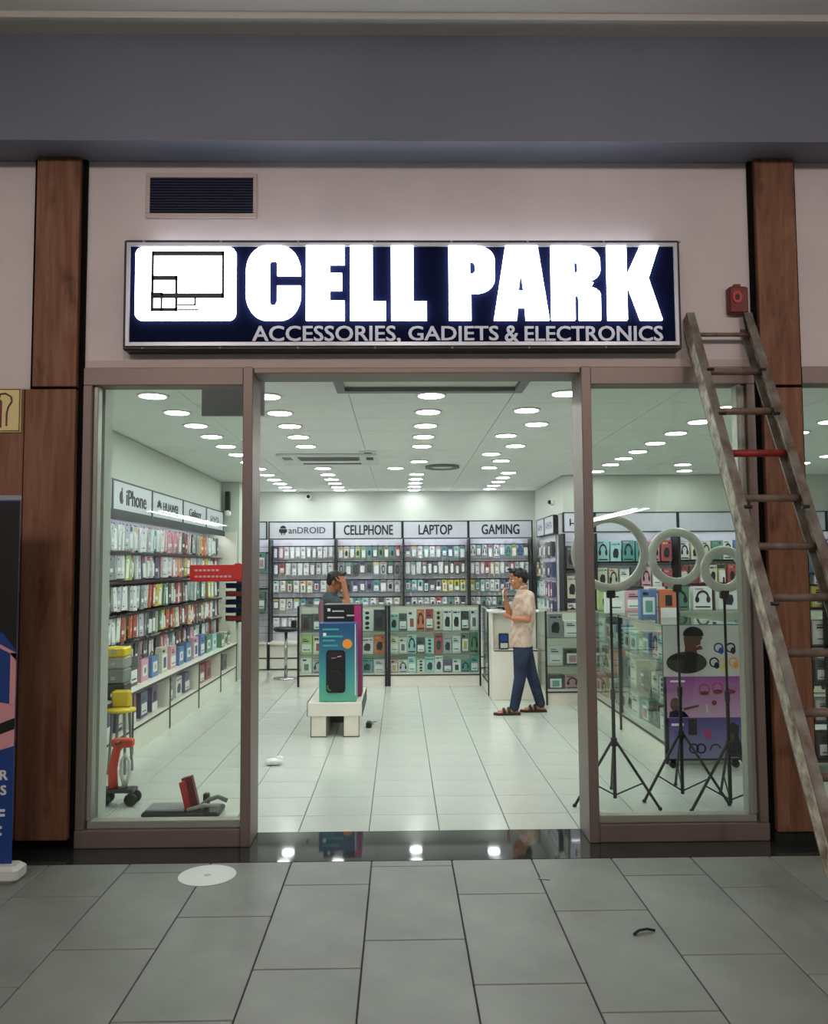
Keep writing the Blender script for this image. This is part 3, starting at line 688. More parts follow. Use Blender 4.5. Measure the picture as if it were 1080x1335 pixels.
data = [[(1.80, .20, 'npwwwwsgwww', ['case', 'case', 'label']), (1.52, .21, 'nrwswwgsww', ['case', 'label']), (1.24, .20, 'caewhanws', ['window', 'label']), (.95, .19, 'dawctdwps', ['blister', 'label', 'coil']), (.66, .17, 'wswwswws', ['label', 'case'])],
        [(1.80, .20, 'aawllteelto', ['blister', 'photo']), (1.52, .22, 'sgdgdwsdg', ['coil', 'blister']), (1.24, .20, 'gdnvvtwss', ['blister', 'photo', 'label']), (.95, .20, 'dctcwdwa', ['window', 'label'])],
        [(1.80, .20, 'gcwcwctbcc', ['label', 'blister']), (1.52, .22, 'wwwdddwgkdk', ['case', 'blister']), (1.24, .20, 'tcckdgyyyy', ['window', 'label', 'band']), (.95, .20, 'nwsswrwtwd', ['label', 'photo', 'window'])],
        [(1.80, .22, 'wgwswctybw', ['headset', 'blister']), (1.52, .21, 'swprhawgrsww', ['case', 'label']), (1.24, .20, 'yecswwnntccc', ['label', 'window']), (.95, .20, 'wwewwergwwe', ['headset', 'label', 'photo'])]]
bnames = ['back wall display bay under the sign with the robot head', 'back wall display bay under the CELLPHONE sign', 'back wall display bay under the LAPTOP sign', 'back wall display bay under the GAMING sign']
org = (0, BYF, 0)
for i in range(4):
    bay(bnames[i], bxs[i], bxs[i+1], org, 0, rails=[z+h for z, h, _, _ in data[i]], uprights=(1, i == 3))
    for r_, (z, h, codes, kinds) in enumerate(data[i]):
        row(codes, kinds, bxs[i]+.04, bxs[i+1]-.03, z, h, .20, 0, org, '{} from the left in row '+['one', 'two', 'three', 'four', 'five'][r_]+' '+bn[i], 'packs on the back wall', d=.05, hang=True, vary=.18, yj=.045)
header('white header sign with dark robot head and curved lettering', bxs[0], bxs[1], 2.12, 2.415, org, 0, 'anDROID', .105, .60, .018, True, 'robot')
header('white header sign reading CELLPHONE on the back wall', bxs[1], bxs[2], 2.12, 2.415, org, 0, 'CELLPHONE', .16, .80, .026)
header('white header sign reading LAPTOP on the back wall', bxs[2], bxs[3], 2.12, 2.415, org, 0, 'LAPTOP', .16, .55, .026)
header('white header sign reading GAMING on the back wall', bxs[3], bxs[4], 2.12, 2.415, org, 0, 'GAMING', .16, .62, .026)
# corner bay left of the robot bay
bay('narrow corner bay of the back wall left of the robot sign bay', -2.98, -2.17, org, 0, uprights=(0, 0), rails=(1.9, 1.3))
row('ttct', ['label', 'window'], -2.9, -2.2, 1.62, .3, .16, 0, org, '{} from the left in the upper corner bay row', 'packs in the back corner', d=.06)
row('tdte', ['window', 'label'], -2.9, -2.2, .95, .32, .16, 0, org, '{} from the left in the lower corner bay row', 'packs in the back corner', d=.06)
header('blank white header sign in the back left corner', -2.98, -2.17, 2.12, 2.415, org, 0)
# return wall bays facing left
org = (2.295, 13.55, 0); rz = R(-90)
bay('side bay on the short return wall right of the GAMING sign', 0, 1.45, org, rz, depth=.0, uprights=(0, 1), rails=(), lowbox=False)
for r_, (z, h, codes, kinds) in enumerate([(1.78, .24, 'gdsegdk', ['photo', 'blister']), (1.48, .24, 'hdagvvn', ['photo', 'label']), (1.18, .24, 'tswsmmv', ['label', 'case']), (.90, .24, 'wscaewvn', ['label', 'case'])]):
    row(codes, kinds, .03, 1.40, z, h, -.06, rz, org, '{} from the corner, row '+['one', 'two', 'three', 'four'][r_]+' of the short return wall', 'packs on the return wall', d=.05, hang=True, vary=.15)
header('narrow white header sign with faint lettering beside the back corner', 0, .72, 2.13, 2.41, (2.25, 13.55, 0), rz, '#3', .1, .42, .02, True)
header('white header sign with outlined lettering at the return wall end', .73, 1.50, 2.13, 2.41, (2.25, 13.55, 0), rz, '#5', .11, .55, .02, True)
# right back wall, facing the front
org = (0, 11.62, 0)
rbx = [2.30, 2.75, 3.93, 5.11, 6.30, 7.15]
rnm = ['beside the return wall', 'behind the largest ring light', 'behind the middle ring light', 'behind the ladder', 'at the far right']
rdat = [[(1.62, .36, 'dk', ['photo']), (1.20, .36, 'aw', ['photo', 'headset']), (.80, .34, 'ws', ['headset'])],
        [(1.72, .30, 'ccttpr', ['headset', 'photo']), (1.36, .28, 'aawdpwr', ['photo', 'headset', 'label']), (1.02, .28, 'lapwkg', ['label', 'photo'])],
        [(1.74, .28, 'waaewbw', ['headset', 'photo']), (1.40, .28, 'oroayrwb', ['blister', 'photo']), (1.05, .30, 'wewuowe', ['label', 'window'])],
        [(1.74, .30, 'bwwkkn', ['headset', 'photo']), (1.38, .30, 'kdkkwk', ['headset', 'photo']), (1.02, .30, 'wkdwew', ['photo', 'headset'])],
        [(1.74, .30, 'kwbkw', ['label']), (1.38, .30, 'bwkyw', ['photo']), (1.02, .30, 'wkgkw', ['label'])]]
for i in range(5):
    bay(f'right back wall display bay {rnm[i]}', rbx[i], rbx[i+1], org, 0, rails=[z-.02 for z, h, _, _ in rdat[i]], uprights=(1, i == 4))
    for r_, (z, h, codes, kinds) in enumerate(rdat[i]):
        row(codes, kinds, rbx[i]+.05, rbx[i+1]-.04, z, h, .12, 0, org, '{} from left, row '+['one', 'two', 'three'][r_]+', right wall '+['by the return', 'behind big ring', 'behind middle ring', 'behind ladder', 'far end'][i], 'boxes on the right back wall', d=.09, fill=.86, vary=.12)
header('small white header sign with dark curved mark beside the return wall', rbx[0], rbx[1], 2.13, 2.415, org, 0, '#3', .10, .26, .03)
header('blank white header sign above the largest ring light', rbx[1], rbx[2], 2.13, 2.415, org, 0)
header('blank white header sign above the middle ring light', rbx[2], rbx[3], 2.13, 2.415, org, 0)
header('blank white header sign behind the ladder', rbx[3], rbx[4]-.25, 2.13, 2.415, org, 0)
header('white header sign ending in NES at the far right edge', rbx[4]-.25, rbx[5], 2.13, 2.415, org, 0, 'PHONES', .12, .72, .03)
struct(bx('wall_right_bulkhead', 'shop_wall', None, 2.32, 7.2, 11.68, 12.05, 2.42, CZ-.005), 'white bulkhead over the right back wall signs')

# left wall unit -----------------------------------------------------
org = (-2.62, 6.35, 0); rz = R(90)        # local x runs along the wall towards the back
YS = [0.0, 1.23, 2.44, 3.69, 4.90, 5.98]
lw = [('end of a word with a big dark G', 'SAMSUNG', .11, .8, None), ('a fruit emblem and phone lettering', 'iPhone', .15, .62, 'fruit'), ('a petal emblem', 'HUAWEI', .09, .60, 'petal'), ('slim soft lettering', 'Galaxy', .12, .62, None), ('faint lettering by the column', '#5', .09, .55, None)]
for i in range(5):
    header(f'white left wall header sign with {lw[i][0]}', YS[i], YS[i+1], 2.20, 2.49, org, rz, lw[i][1], lw[i][2], lw[i][3], .014, False, lw[i][4])
LROWS = [(1.82, .26, 'swwscwsswwscwswwswcwwsppppdpdgrpdsgsyoorhwwdgds'), (1.545, .25, 'lswsswgsswllswsvwswnwswswpphogyoswswssooyrsdsrdg'), (1.235, .255, 'pgwtswgwswaswsgsworyyeedlsrprgdwcswgtesrgyydsdk'),
         (.955, .25, 'gdstwcwsaryorwsgdkdaeyooroawrdrhaorgurlwoosdgdu'), (.70, .235, 'dgdsgdadguaagdpdgddkrrpsgwdrrurvpsvwwkwswwgsdgs')]
cnt = 0; lrest = []
t = thing('wall_shelving', 'long white left wall shelving unit with rows of hooks', 'shelving', org, rz)
bx('back_panel', 'slatwall', t, 0, 5.98, .30, .33, .56, 2.2)
for z in range(14): bx('groove', 'slat_groove', t, 0, 5.98, .299, .303, .66+z*.11, .666+z*.11)
for r_, (z, h, c) in enumerate(LROWS): bx('hook_rail', 'dark_plastic', t, .05, 5.95, .27, .298, z+h-.01, z+h+.012); bx('price_rail', 'dark_plastic', t, .05, 5.95, .0, .02, z-.028, z-.012)
bx('canopy', 'white_metal', t, 0, 5.98, -.02, .33, 2.165, 2.195); bx('strip_light', 'strip_lamp', t, .1, 5.9, .03, .055, 2.155, 2.165); bx('canopy_edge', 'dark_plastic', t, 0, 5.98, -.03, -.02, 2.125, 2.195)
bx('end_panel', 'laminate', t, 5.96, 5.99, -.20, .33, 0, 2.19)
bx('ledge', 'laminate', t, 0, 5.98, -.22, .30, .53, .555); bx('ledge_edge', 'laminate_edge', t, 0, 5.98, -.226, -.22, .53, .555)
bx('bottom_shelf', 'laminate', t, 0, 5.98, -.21, .30, .20, .222); bx('plinth', 'laminate', t, 0, 5.98, -.21, .30, 0, .20); bx('plinth_line', 'laminate_edge', t, 0, 5.98, -.216, -.21, .205, .222)
bx('cubby_back', 'laminate', t, 0, 5.98, .28, .30, .222, .53)
for x in YS: 
    x = min(x, 5.95); bx('divider', 'laminate', t, x, x+.022, -.21, .30, .222, .53); bx('divider_edge', 'laminate_edge', t, x, x+.02, -.22, -.21, 0, .53)
sm_ = MB()
for r_, (z, h, codes) in enumerate(LROWS):
    n = len(codes)
    for i, c in enumerate(codes):
        for ly_ in (0, 1):
            lx = .62+i*(5.30/n)+(.05 if ly_ else 0); yy = .02+.11*ly_+.03*rnd.random()
            X, Y = org[0]-yy, org[1]+lx
            code = c if ly_ == 0 else codes[(i*7+3) % n]
            hh = h*(.86+.12*rnd.random()); a = rz+(rnd.random()-.5)*.5
            if cnt < 300 and (ly_ == 0 or i < 14):
                k = 'tint' if rnd.random() < .6 else ('case' if rnd.random() < .7 else 'blister')
                o = pack(k, code, (X, Y, z+h-hh), .088, hh, .022, a, f'{ordn(i+1)} hook from window, {["outer","inner"][ly_]} one, left wall row {["one","two","three","four","five"][r_]}', 'phone case packs on the left wall')
                o.rotation_euler.x = (rnd.random()-.5)*.12; cnt += 1
            else: lrest.append((X, Y, z+h-hh, hh, a))
m = MB()
for X, Y, z, hh, a in lrest: m.box(-.044, .044, -.011, .011, 0, hh, rnd.choice((0, 0, 1, 1, 2, 3, 4, 5)), Matrix.Translation((X, Y, z)) @ Matrix.Rotation(a, 4, 'Z'))
o = m.build('packs_behind', ['print_white', 'grey_plastic', 'dark_plastic', 'orange_red', 'pink', 'teal'], None); o['kind'] = 'stuff'; tag(o, 'further pale case packs hanging behind the front ones on the left wall', 'pack')
# carry boxes on the ledge and goods in the cubbies
row('pbkpbapbbpbec', ['bag', 'window', 'label', 'bag'], .75, 5.2, .556, .27, -.10, rz, org, '{} from the window on the ledge below the left hooks', 'bright boxes on the left ledge', d=.07, fill=.72, vary=.1, tilt=0)
row('avnrnv', ['label', 'band'], .30, 2.4, .223, .26, -.12, rz, org, '{} from the window in the nearest left cubbies', 'goods in the left cubbies', d=.08, fill=.6)
row('gwvdrr', ['label', 'photo'], 2.6, 4.8, .223, .22, -.12, rz, org, '{} from the window in the middle left cubbies', 'goods in the left cubbies', d=.10, fill=.7)
row('pd', ['band', 'photo'], 5.05, 5.8, .223, .22, -.12, rz, org, '{} from the window in the last left cubby', 'goods in the left cubbies', d=.10, fill=.7)
row('eae', ['label', 'photo', 'window'], 5.25, 5.9, .556, .2, -.14, rz, org, '{} of the pale boxes at the ledge end by the column', 'boxes at the ledge end', d=.08, fill=.8)
t = thing('flag_sign', 'red flag sign with pale text sticking out from the left shelving', 'sign', (-2.60, 10.0, 1.50))
MB().chamfer(.08, .74, 0, .02, 0.0, .20, .006).build('board', 'red', t)
MB().disc(.66, .12, .09, .1, .0, .02, 20).build('round_end', 'red', t)
m = MB()
for z, n in ((.125, 6), (.05, 9)):
    for k in range(n): m.flat([(.14+k*.05, z), (.175+k*.05, z), (.175+k*.05, z+.022), (.14+k*.05, z+.022)], 0, .002)
m.build('lettering', 'pink', t)
MB().tube([(0, .01, .17), (.1, .01, .17)], .008, 6).build('arm', 'chrome', t); MB().tube([(0, .01, .03), (.1, .01, .03)], .008, 6).build('arm', 'chrome', t)
t = thing('dark_rack', 'dark narrow rack of black packs on the white column', 'rack', (-2.46, 12.40, .86))
bx('rack_back', 'black', t, -.12, .16, -.02, .018, 0, .62)
for i in range(5): bx('tray', 'dark_plastic', t, -.11, .15, -.09, -.02, .02+i*.12, .10+i*.12); bx('card', ('dark_red', 'navy', 'navy', 'dark_red', 'navy')[i], t, -.09, .13, -.094, -.089, .03+i*.12, .09+i*.12)
t = thing('wall_bracket', 'dark strip bracket high on the white column', 'bracket', (-2.56, 12.40, 2.42))
MB().chamfer(-.04, .03, -.06, .018, .08, .38, .006).build('strip', 'dark_plastic', t); MB().ell((0, -.05, .05), (.05, .04, .05)).build('joint', 'white_plastic', t)
# ------------------------------------------------------------------ glass counters
def counter(label, x0, x1, dep, org, rz, posts, shelves=(.44, .76), h=1.12, plinth=.16, sides=(1, 1), back=True, edge='laminate_edge'):
    t = thing('glass_counter', label, 'counter', org, rz, 'glass display counters')
    bx('plinth', 'laminate', t, x0, x1, .01, dep, 0, plinth); bx('plinth_line', edge, t, x0, x1, .0, .012, plinth-.018, plinth)
    bx('floor_board', 'laminate', t, x0, x1, .012, dep, plinth, plinth+.012)
    if back: bx('back_panel', 'laminate', t, x0, x1, dep-.02, dep, plinth+.012, h-.02)
    for z in shelves: bx('shelf', 'case_glass', t, x0+.01, x1-.01, .03, dep-.022, z-.01, z)
    for z in shelves: bx('shelf_edge', 'grey_plastic', t, x0+.01, x1-.01, .022, .03, z-.010, z)
    bx('front_pane', 'case_glass', t, x0+.01, x1-.01, .010, .016, plinth+.012, h-.012)
    bx('top_pane', 'case_glass', t, x0, x1, .0, dep, h-.010, h)
    bx('top_rail', 'aluminium_light', t, x0, x1, -.004, .012, h-.024, h-.010)
    for k, a in enumerate((x0, x1-.008)):
        if sides[k]: bx('side_pane', 'case_glass', t, a, a+.008, .02, dep-.02, plinth+.012, h-.012)
    for p, w in posts: bx('post', 'dark_plastic', t, p-w/2, p+w/2, -.012, .022, 0, h)
    return t
KA = ['photo', 'label', 'window', 'headset', 'label', 'mice', 'photo']
def stock(rows_, x0, x1, org, rz, where, group, zs, hs, y=.08, d=.12):
    for r_, codes in enumerate(rows_):
        row(codes, KA[r_:]+KA[:r_], x0+.03, x1-.03, zs[r_], hs[r_], y, rz, org, '{} from left, '+['upper', 'middle', 'bottom'][r_]+' shelf of '+where, group, d=d, fill=.97, vary=.34, yj=.05)
ZS, HS = (.762, .442, .173), (.30, .29, .24)
org = (0, 11.70, 0)
counter('glass counter behind the speaker boxes, filled with white boxes', -1.44, -.182, .55, org, 0, [(-1.425, .03), (-.575, .03), (-.20, .03)])
stock(['kdkdkwk', 'ladwowo', 'wswawtw'], -1.44, -.18, org, 0, 'the counter behind the speaker boxes', 'boxes in the left middle counter', ZS, HS)
counter('glass counter right of the speaker boxes with teal and white boxes', -.178, 1.134, .55, org, 0, [(-.156, .04), (1.12, .025)])
stock(['cdworawwkw', 'awcdcrswge', 'pwcwcwvwtt'], -.18, 1.14, org, 0, 'the counter right of the speaker boxes', 'boxes in the right middle counter', ZS, HS)
# return of the counter towards the front
org = (1.14, 11.70, 0); rz = R(-90)
counter('short glass counter side running to the white service desk', 0.0, .94, .4, org, rz, [(.93, .02)], sides=(0, 0))
stock(['gkwg', 'dwee', 'ttct'], .05, .92, org, rz, 'the counter side by the man', 'boxes in the counter side', ZS, HS, d=.1)
t = thing('service_desk', 'white service desk behind the standing man', 'desk', (1.14, 10.42, 0))
MB().chamfer(0, .58, 0, .31, 0, .62, .004).build('body', 'laminate', t); bx('desk_line', 'laminate_edge', t, 0.03, .58, -.004, .002, .60, .615)
MB().chamfer(0, .58, .12, .31, .62, 1.08, .004).build('upper_body', 'laminate', t); MB().chamfer(-.03, .60, -.04, .31, 1.08, 1.11, .006).build('top', 'white_metal', t)
bx('leg_panel', 'laminate', t, 0, .02, 0, .12, .62, 1.08)
t = thing('card_terminal', 'dark payment terminal standing in the white service desk niche', 'terminal', (1.30, 10.46, .622))
MB().chamfer(-.06, .06, -.03, .05, 0, .2, .01).build('body', 'dark_plastic', t); bx('screen', 'blue', t, -.045, .045, -.034, -.028, .10, .18); bx('keypad', 'grey_print', t, -.045, .045, -.034, -.028, .02, .08)
t = thing('desk_monitor', 'flat black till screen lying on the service desk', 'monitor', (1.36, 10.53, 1.11))
MB().chamfer(-.14, .12, -.12, .08, .02, .045, .006).build('screen', 'black', t); MB().chamfer(-.06, .06, -.04, .04, 0, .022, .004).build('foot', 'dark_plastic', t)
org = (0, 10.02, 0)
counter('glass counter between the standing man and the right door jamb', 1.74, 2.42, .55, org, 0, [(1.755, .02)], shelves=(.46, .80), sides=(1, 0))
stock(['gwr', 'wkb', 'kpu'], 1.76, 2.42, org, 0, 'the counter by the right door jamb', 'boxes in the counter by the jamb', (.802, .462, .173), (.28, .28, .22))
# counter running towards the front right, its end carries posters
org = (2.24, 10.0, 0); rz = R(-90)
counter('long glass counter running back behind the ring lights', 0.0, 2.98, .56, org, rz, [(2.96, .02), (1.5, .012)], shelves=(.48, .82), h=1.16, sides=(0, 1))
stock(['dwkwbcwclbpcc', 'auhoadcagkawk', 'ohauawwtkwt'], .05, 2.9, org, rz, 'the long counter behind the ring lights', 'boxes in the long right counter', (.822, .482, .173), (.26, .26, .26), d=.14)
for k, (x, y, c, w, h, kd) in enumerate([(2.42, 8.1, 'b', .16, .27, 'window'), (2.60, 8.05, 'o', .16, .27, 'band'), (2.74, 8.3, 'n', .10, .26, 'label'), (2.30, 8.9, 'w', .2, .24, 'label'), (2.40, 9.6, 'l', .22, .24, 'photo'), (2.62, 9.3, 'p', .2, .22, 'label')]):
    pack(kd, c, (x, y, 1.16), w, h, .09, 0, ['first', 'second', 'third', 'fourth', 'fifth', 'last'][k]+' standing on top of the long right counter', 'boxes on the long counter top')
# far right counter
org = (0, 9.45, 0)
counter('glass counter behind the posters on the right', 2.86, 5.6, .55, org, 0, [(2.87, .02), (4.2, .02), (5.59, .02)], shelves=(.48, .82), h=1.15)
stock(['ewlawcbewlwtwakw', 'bwkawtewgrwdbw', 'wkdwgwtwawbw'], 2.86, 5.6, org, 0, 'the counter behind the posters', 'boxes in the far right counter', (.822, .482, .173), (.24, .24, .24))
for k, (x, c, kd) in enumerate([(3.0, 'w', 'headset'), (3.28, 'e', 'headset'), (3.55, 'w', 'headset'), (3.85, 'w', 'photo'), (4.2, 'g', 'headset')]):
    pack(kd, c, (x, 9.75, 1.15), .22, .26, .10, 0, ordn(k+1)+' from the left on the counter behind the posters', 'boxes on the far right counter top')
# poster board at the counter end
t = thing('poster_board', 'tall board with grey, pink and violet headphone posters on casters', 'poster', (2.18, 6.86, 0))
bx('board', 'dark_plastic', t, 0, .64, .03, .06, .06, 1.17)
for x in (.06, .58):
    MB().lathe([(0, -.015), (.03, -.015), (.03, .015), (0, .015)], (x, .045, .03), 16, axis='y').build('caster', 'black', t); bx('caster_fork', 'dark_plastic', t, x-.02, x+.02, .03, .06, .045, .065)
p1 = bx('poster_sheet', 'grey_print', t, 0.0, .64, .024, .03, .745, 1.165); p2 = MB().box(.02, .64, .022, .03, .41, .745).build('poster_sheet', 'lilac', t)
MATS['lilac'] = MATS['lilac']
gradmat('pink_print', [(0, S(196,160,190)), (1, S(150,70,150))], .41, .745); p2.data.materials[0] = MATS['pink_print']
gradmat('violet_print', [(0, S(130,128,168)), (1, S(76,60,140))], .08, .41); p3 = MB().box(.03, .64, .020, .03, .08, .41).build('poster_sheet', 'violet_print', t)
def fl(p, nm, mt, pts, y=.022, d=.002): MB().flat(pts, y, d).build(nm, mt, p)
fl(p1, 'model_portrait', 'brown', [(.18, .98), (.17, 1.06), (.20, 1.13), (.27, 1.145), (.315, 1.12), (.31, 1.085), (.33, 1.06), (.31, 1.04), (.31, 1.01), (.27, .99), (.28, .93), (.17, .93)], .024)
fl(p1, 'model_cap', 'black', arcpts(.25, 1.09, .085, .065, -10, 190, 10), .0225); fl(p1, 'model_glasses', 'black', [(.25, 1.085), (.33, 1.075), (.33, 1.10), (.25, 1.11)], .0222)
fl(p1, 'model_sweater', 'black', arcpts(.19, .86, .17, .09, 0, 360, 18), .0226); fl(p1, 'model_collar', 'dark_red', [(.22, .95), (.33, .97), (.31, 1.0), (.27, .985)], .022)
for k, (x, z, c1) in enumerate([(.46, .98, 'blue'), (.56, .98, 'black'), (.42, .86, 'navy'), (.49, .85, 'yellow'), (.58, .86, 'orange')]):
    MB().arc(x, z, .03, .042, 0, 2*math.pi, .024, .002, 12).build('headphone_picture', c1, p1); fl(p1, 'earcup_picture', c1, arcpts(x+.02, z-.025, .022, .028, 0, 360, 10), .0225)
for k, (x, z) in enumerate([(.33, .64), (.44, .65), (.55, .65)]):
    MB().arc(x, z, .036, .048, 0, 2*math.pi, .022, .002, 12).build('headphone_picture', 'magenta' if k < 2 else 'lilac', p2); fl(p2, 'earcup_picture', 'dark_red', arcpts(x, z-.03, .04, .018, 0, 360, 10), .0205)
fl(p2, 'model_portrait', 'brown', arcpts(.085, .52, .042, .055, 0, 360, 14)); fl(p2, 'model_shoulders', 'navy', [(.03, .415), (.04, .46), (.09, .475), (.16, .46), (.20, .415)], .0215); fl(p2, 'arm_picture', 'brown', [(.16, .47), (.28, .50), (.28, .515), (.15, .49)], .0213)
fl(p2, 'earbud_picture', 'dark_red', arcpts(.41, .53, .022, .022, 0, 360, 10)); fl(p2, 'headline_print', 'print_white', [(.05, .70), (.17, .70), (.17, .715), (.05, .715)]); fl(p2, 'cable_picture', 'grey_print', [(.34, .45), (.36, .45), (.35, .52), (.34, .52)])
fl(p3, 'headline_print', 'print_white', [(.05, .345), (.15, .345), (.15, .365), (.05, .365)], .020); fl(p3, 'speaker_picture', 'black', [(.19, .27), (.26, .27), (.26, .40), (.19, .40)], .020); fl(p3, 'earbud_picture', 'magenta', arcpts(.345, .28, .03, .045, 0, 360, 10), .020)
fl(p3, 'model_portrait', 'black', [(.50, .09), (.50, .22), (.52, .34), (.56, .375), (.61, .34), (.60, .25), (.63, .18), (.63, .09)], .020); fl(p3, 'face_picture', 'brown', arcpts(.545, .25, .025, .035, 0, 360, 10), .018)
for x in (.23, .29): MB().arc(x, .16, .03, .042, 0, 2*math.pi, .020, .002, 12).build('headphone_picture', 'navy', p3)
MB().arc(.41, .15, .035, .048, 0.2, 3.3, .020, .002, 10).build('headphone_picture', 'ink', p3)
# black shelf rack seen past the right pilaster
t = thing('storage_shelving', 'black open rack seen at the right edge past the pilaster', 'rack', (3.05, 6.6, 0))
for x in (0, .34, .9): 
    for y in (0, .4): bx('post', 'black', t, x, x+.03, y, y+.03, 0, 1.75)
for z in (.12, .42, .72, 1.02, 1.32, 1.60): bx('shelf', 'dark_plastic', t, 0, .93, .0, .43, z-.02, z)
for r_, codes in enumerate(['wkse', 'gwkw', 'kdkw', 'swwe', 'wyyk', 'wbwk']):
    row(codes, KA, .04, .9, (.122, .422, .722, 1.022, 1.322, 1.602)[r_], .2, .06, 0, (3.05, 6.6, 0), '{} from the left on black rack level '+['one', 'two', 'three', 'four', 'five', 'six'][r_], 'boxes on the black rack', d=.14, fill=.85, vary=.25)

# ------------------------------------------------------------------ bench stand with speaker boxes
t = thing('display_bench', 'low white display bench with dark edges under the speaker boxes', 'bench', (-.645, 8.25, 0))
MB().chamfer(-.27, .27, 0, 1.05, .205, .335, .004).build('top', 'laminate', t)
for x in (-.272, .266):
    bx('edge_strip', 'laminate_edge', t, x, x+.006, -.003, 1.05, .205, .338); bx('edge_strip', 'laminate_edge', t, x, x+.006, 0, 1.05, .332, .339)
for x in (-.235, .085): 
    bx('leg', 'laminate', t, x, x+.15, .02, 1.02, 0, .205); bx('edge_strip', 'laminate_edge', t, x-.004, x+.002, .016, .022, 0, .205); bx('edge_strip', 'laminate_edge', t, x+.148, x+.154, .016, .022, 0, .205); bx('edge_strip', 'laminate_edge', t, x, x+.15, .016, .022, 0, .008)
bx('under_rail', 'grey_plastic', t, -.085, .085, .5, .52, .05, .2)
gradmat('teal_print', [(0, S(96,176,146)), (.35, S(70,150,156)), (.72, S(52,104,136)), (1, S(40,72,122))], 0, .77)
t = thing('speaker_box', 'tall teal carton printed with a black party speaker on the bench', 'carton', (-.62, 8.30, .339))
MB().chamfer(-.185, .185, 0, .24, 0, .77, .004).build('carton', 'teal_print', t)
sp = outline([rrect(.19, .42, .035)], 'speaker_picture', 'black', t, (-.115, -.003, .085), .003)
fl(sp, 'speaker_top', 'dark_plastic', [(.02, .34), (.17, .36), (.16, .40), (.03, .40)], -.003); fl(sp, 'badge', 'lilac', [(.05, .335), (.10, .34), (.10, .35), (.05, .345)], -.005); fl(sp, 'badge', 'pink', [(.11, .35), (.15, .355), (.15, .365), (.11, .36)], -.005)
MB().arc(.085, .16, .05, .062, .2, 2.6, -.003, .003, 12).build('woofer_line', 'dark_plastic', sp); MB().arc(.05, .06, .03, .042, 2.6, 4.6, -.003, .003, 8).build('light_line', 'green', sp)
MB().disc(.095, .565, .048, .048, 0, .004, 22).build('orange_ball_picture', 'orange', t)
for z, w in ((.70, .16), (.63, .20), (.59, .12), (.54, .15)): bx('text_line', 'teal', t, -.15, -.15+w, -.003, .001, z, z+.018)
bx('logo_dot', 'print_white', t, -.145, -.115, -.004, .001, .645, .675); bx('side_stripe', 'print_white', t, .170, .178, -.003, .001, .06, .76)
t = thing('speaker_box', 'black carton with a pink end standing behind the teal one', 'carton', (-.60, 8.62, .339))
MB().chamfer(-.19, .20, 0, .34, 0, .94, .004).build('carton', 'black', t)
bx('pink_end', 'magenta', t, .125, .198, -.004, .002, .01, .93); bx('logo_dot', 'print_white', t, -.15, -.12, -.004, .001, .87, .90)
for z, x0_, w in ((.865, -.10, .12), (.80, -.15, .17), (.82, .05, .08)): bx('text_line', 'grey_print', t, x0_, x0_+w, -.004, .001, z, z+.014)
t = thing('bench_clutter', 'small dark plug with cable on the floor by the bench', 'plug', (-.33, 8.75, 0))
MB().chamfer(-.03, .03, -.05, .05, 0, .06, .008).build('plug', 'dark_plastic', t); MB().tube([(0, .05, .03), (.04, .12, .01), (.02, .22, .008), (.07, .3, .008)], .006, 6).build('cable', 'grey_plastic', t)
t = thing('bar_stool', 'black seated stool with chrome column left of the glass counter', 'stool', (-1.72, 12.6, 0))
MB().lathe([(0.0, .0), (.19, .0), (.19, .012), (.04, .03), (0.0, .03)], n=24).build('base', 'chrome', t, True); MB().tube([(0, 0, .02), (0, 0, .70)], .025, 12).build('column', 'chrome', t, True)
MB().lathe([(0.0, .70), (.16, .70), (.19, .725), (.19, .745), (.16, .765), (0, .77)], n=24).build('seat', 'black', t, True); MB().chamfer(.08, .16, -.05, .05, .77, .87, .01).build('back_pad', 'dark_plastic', t)

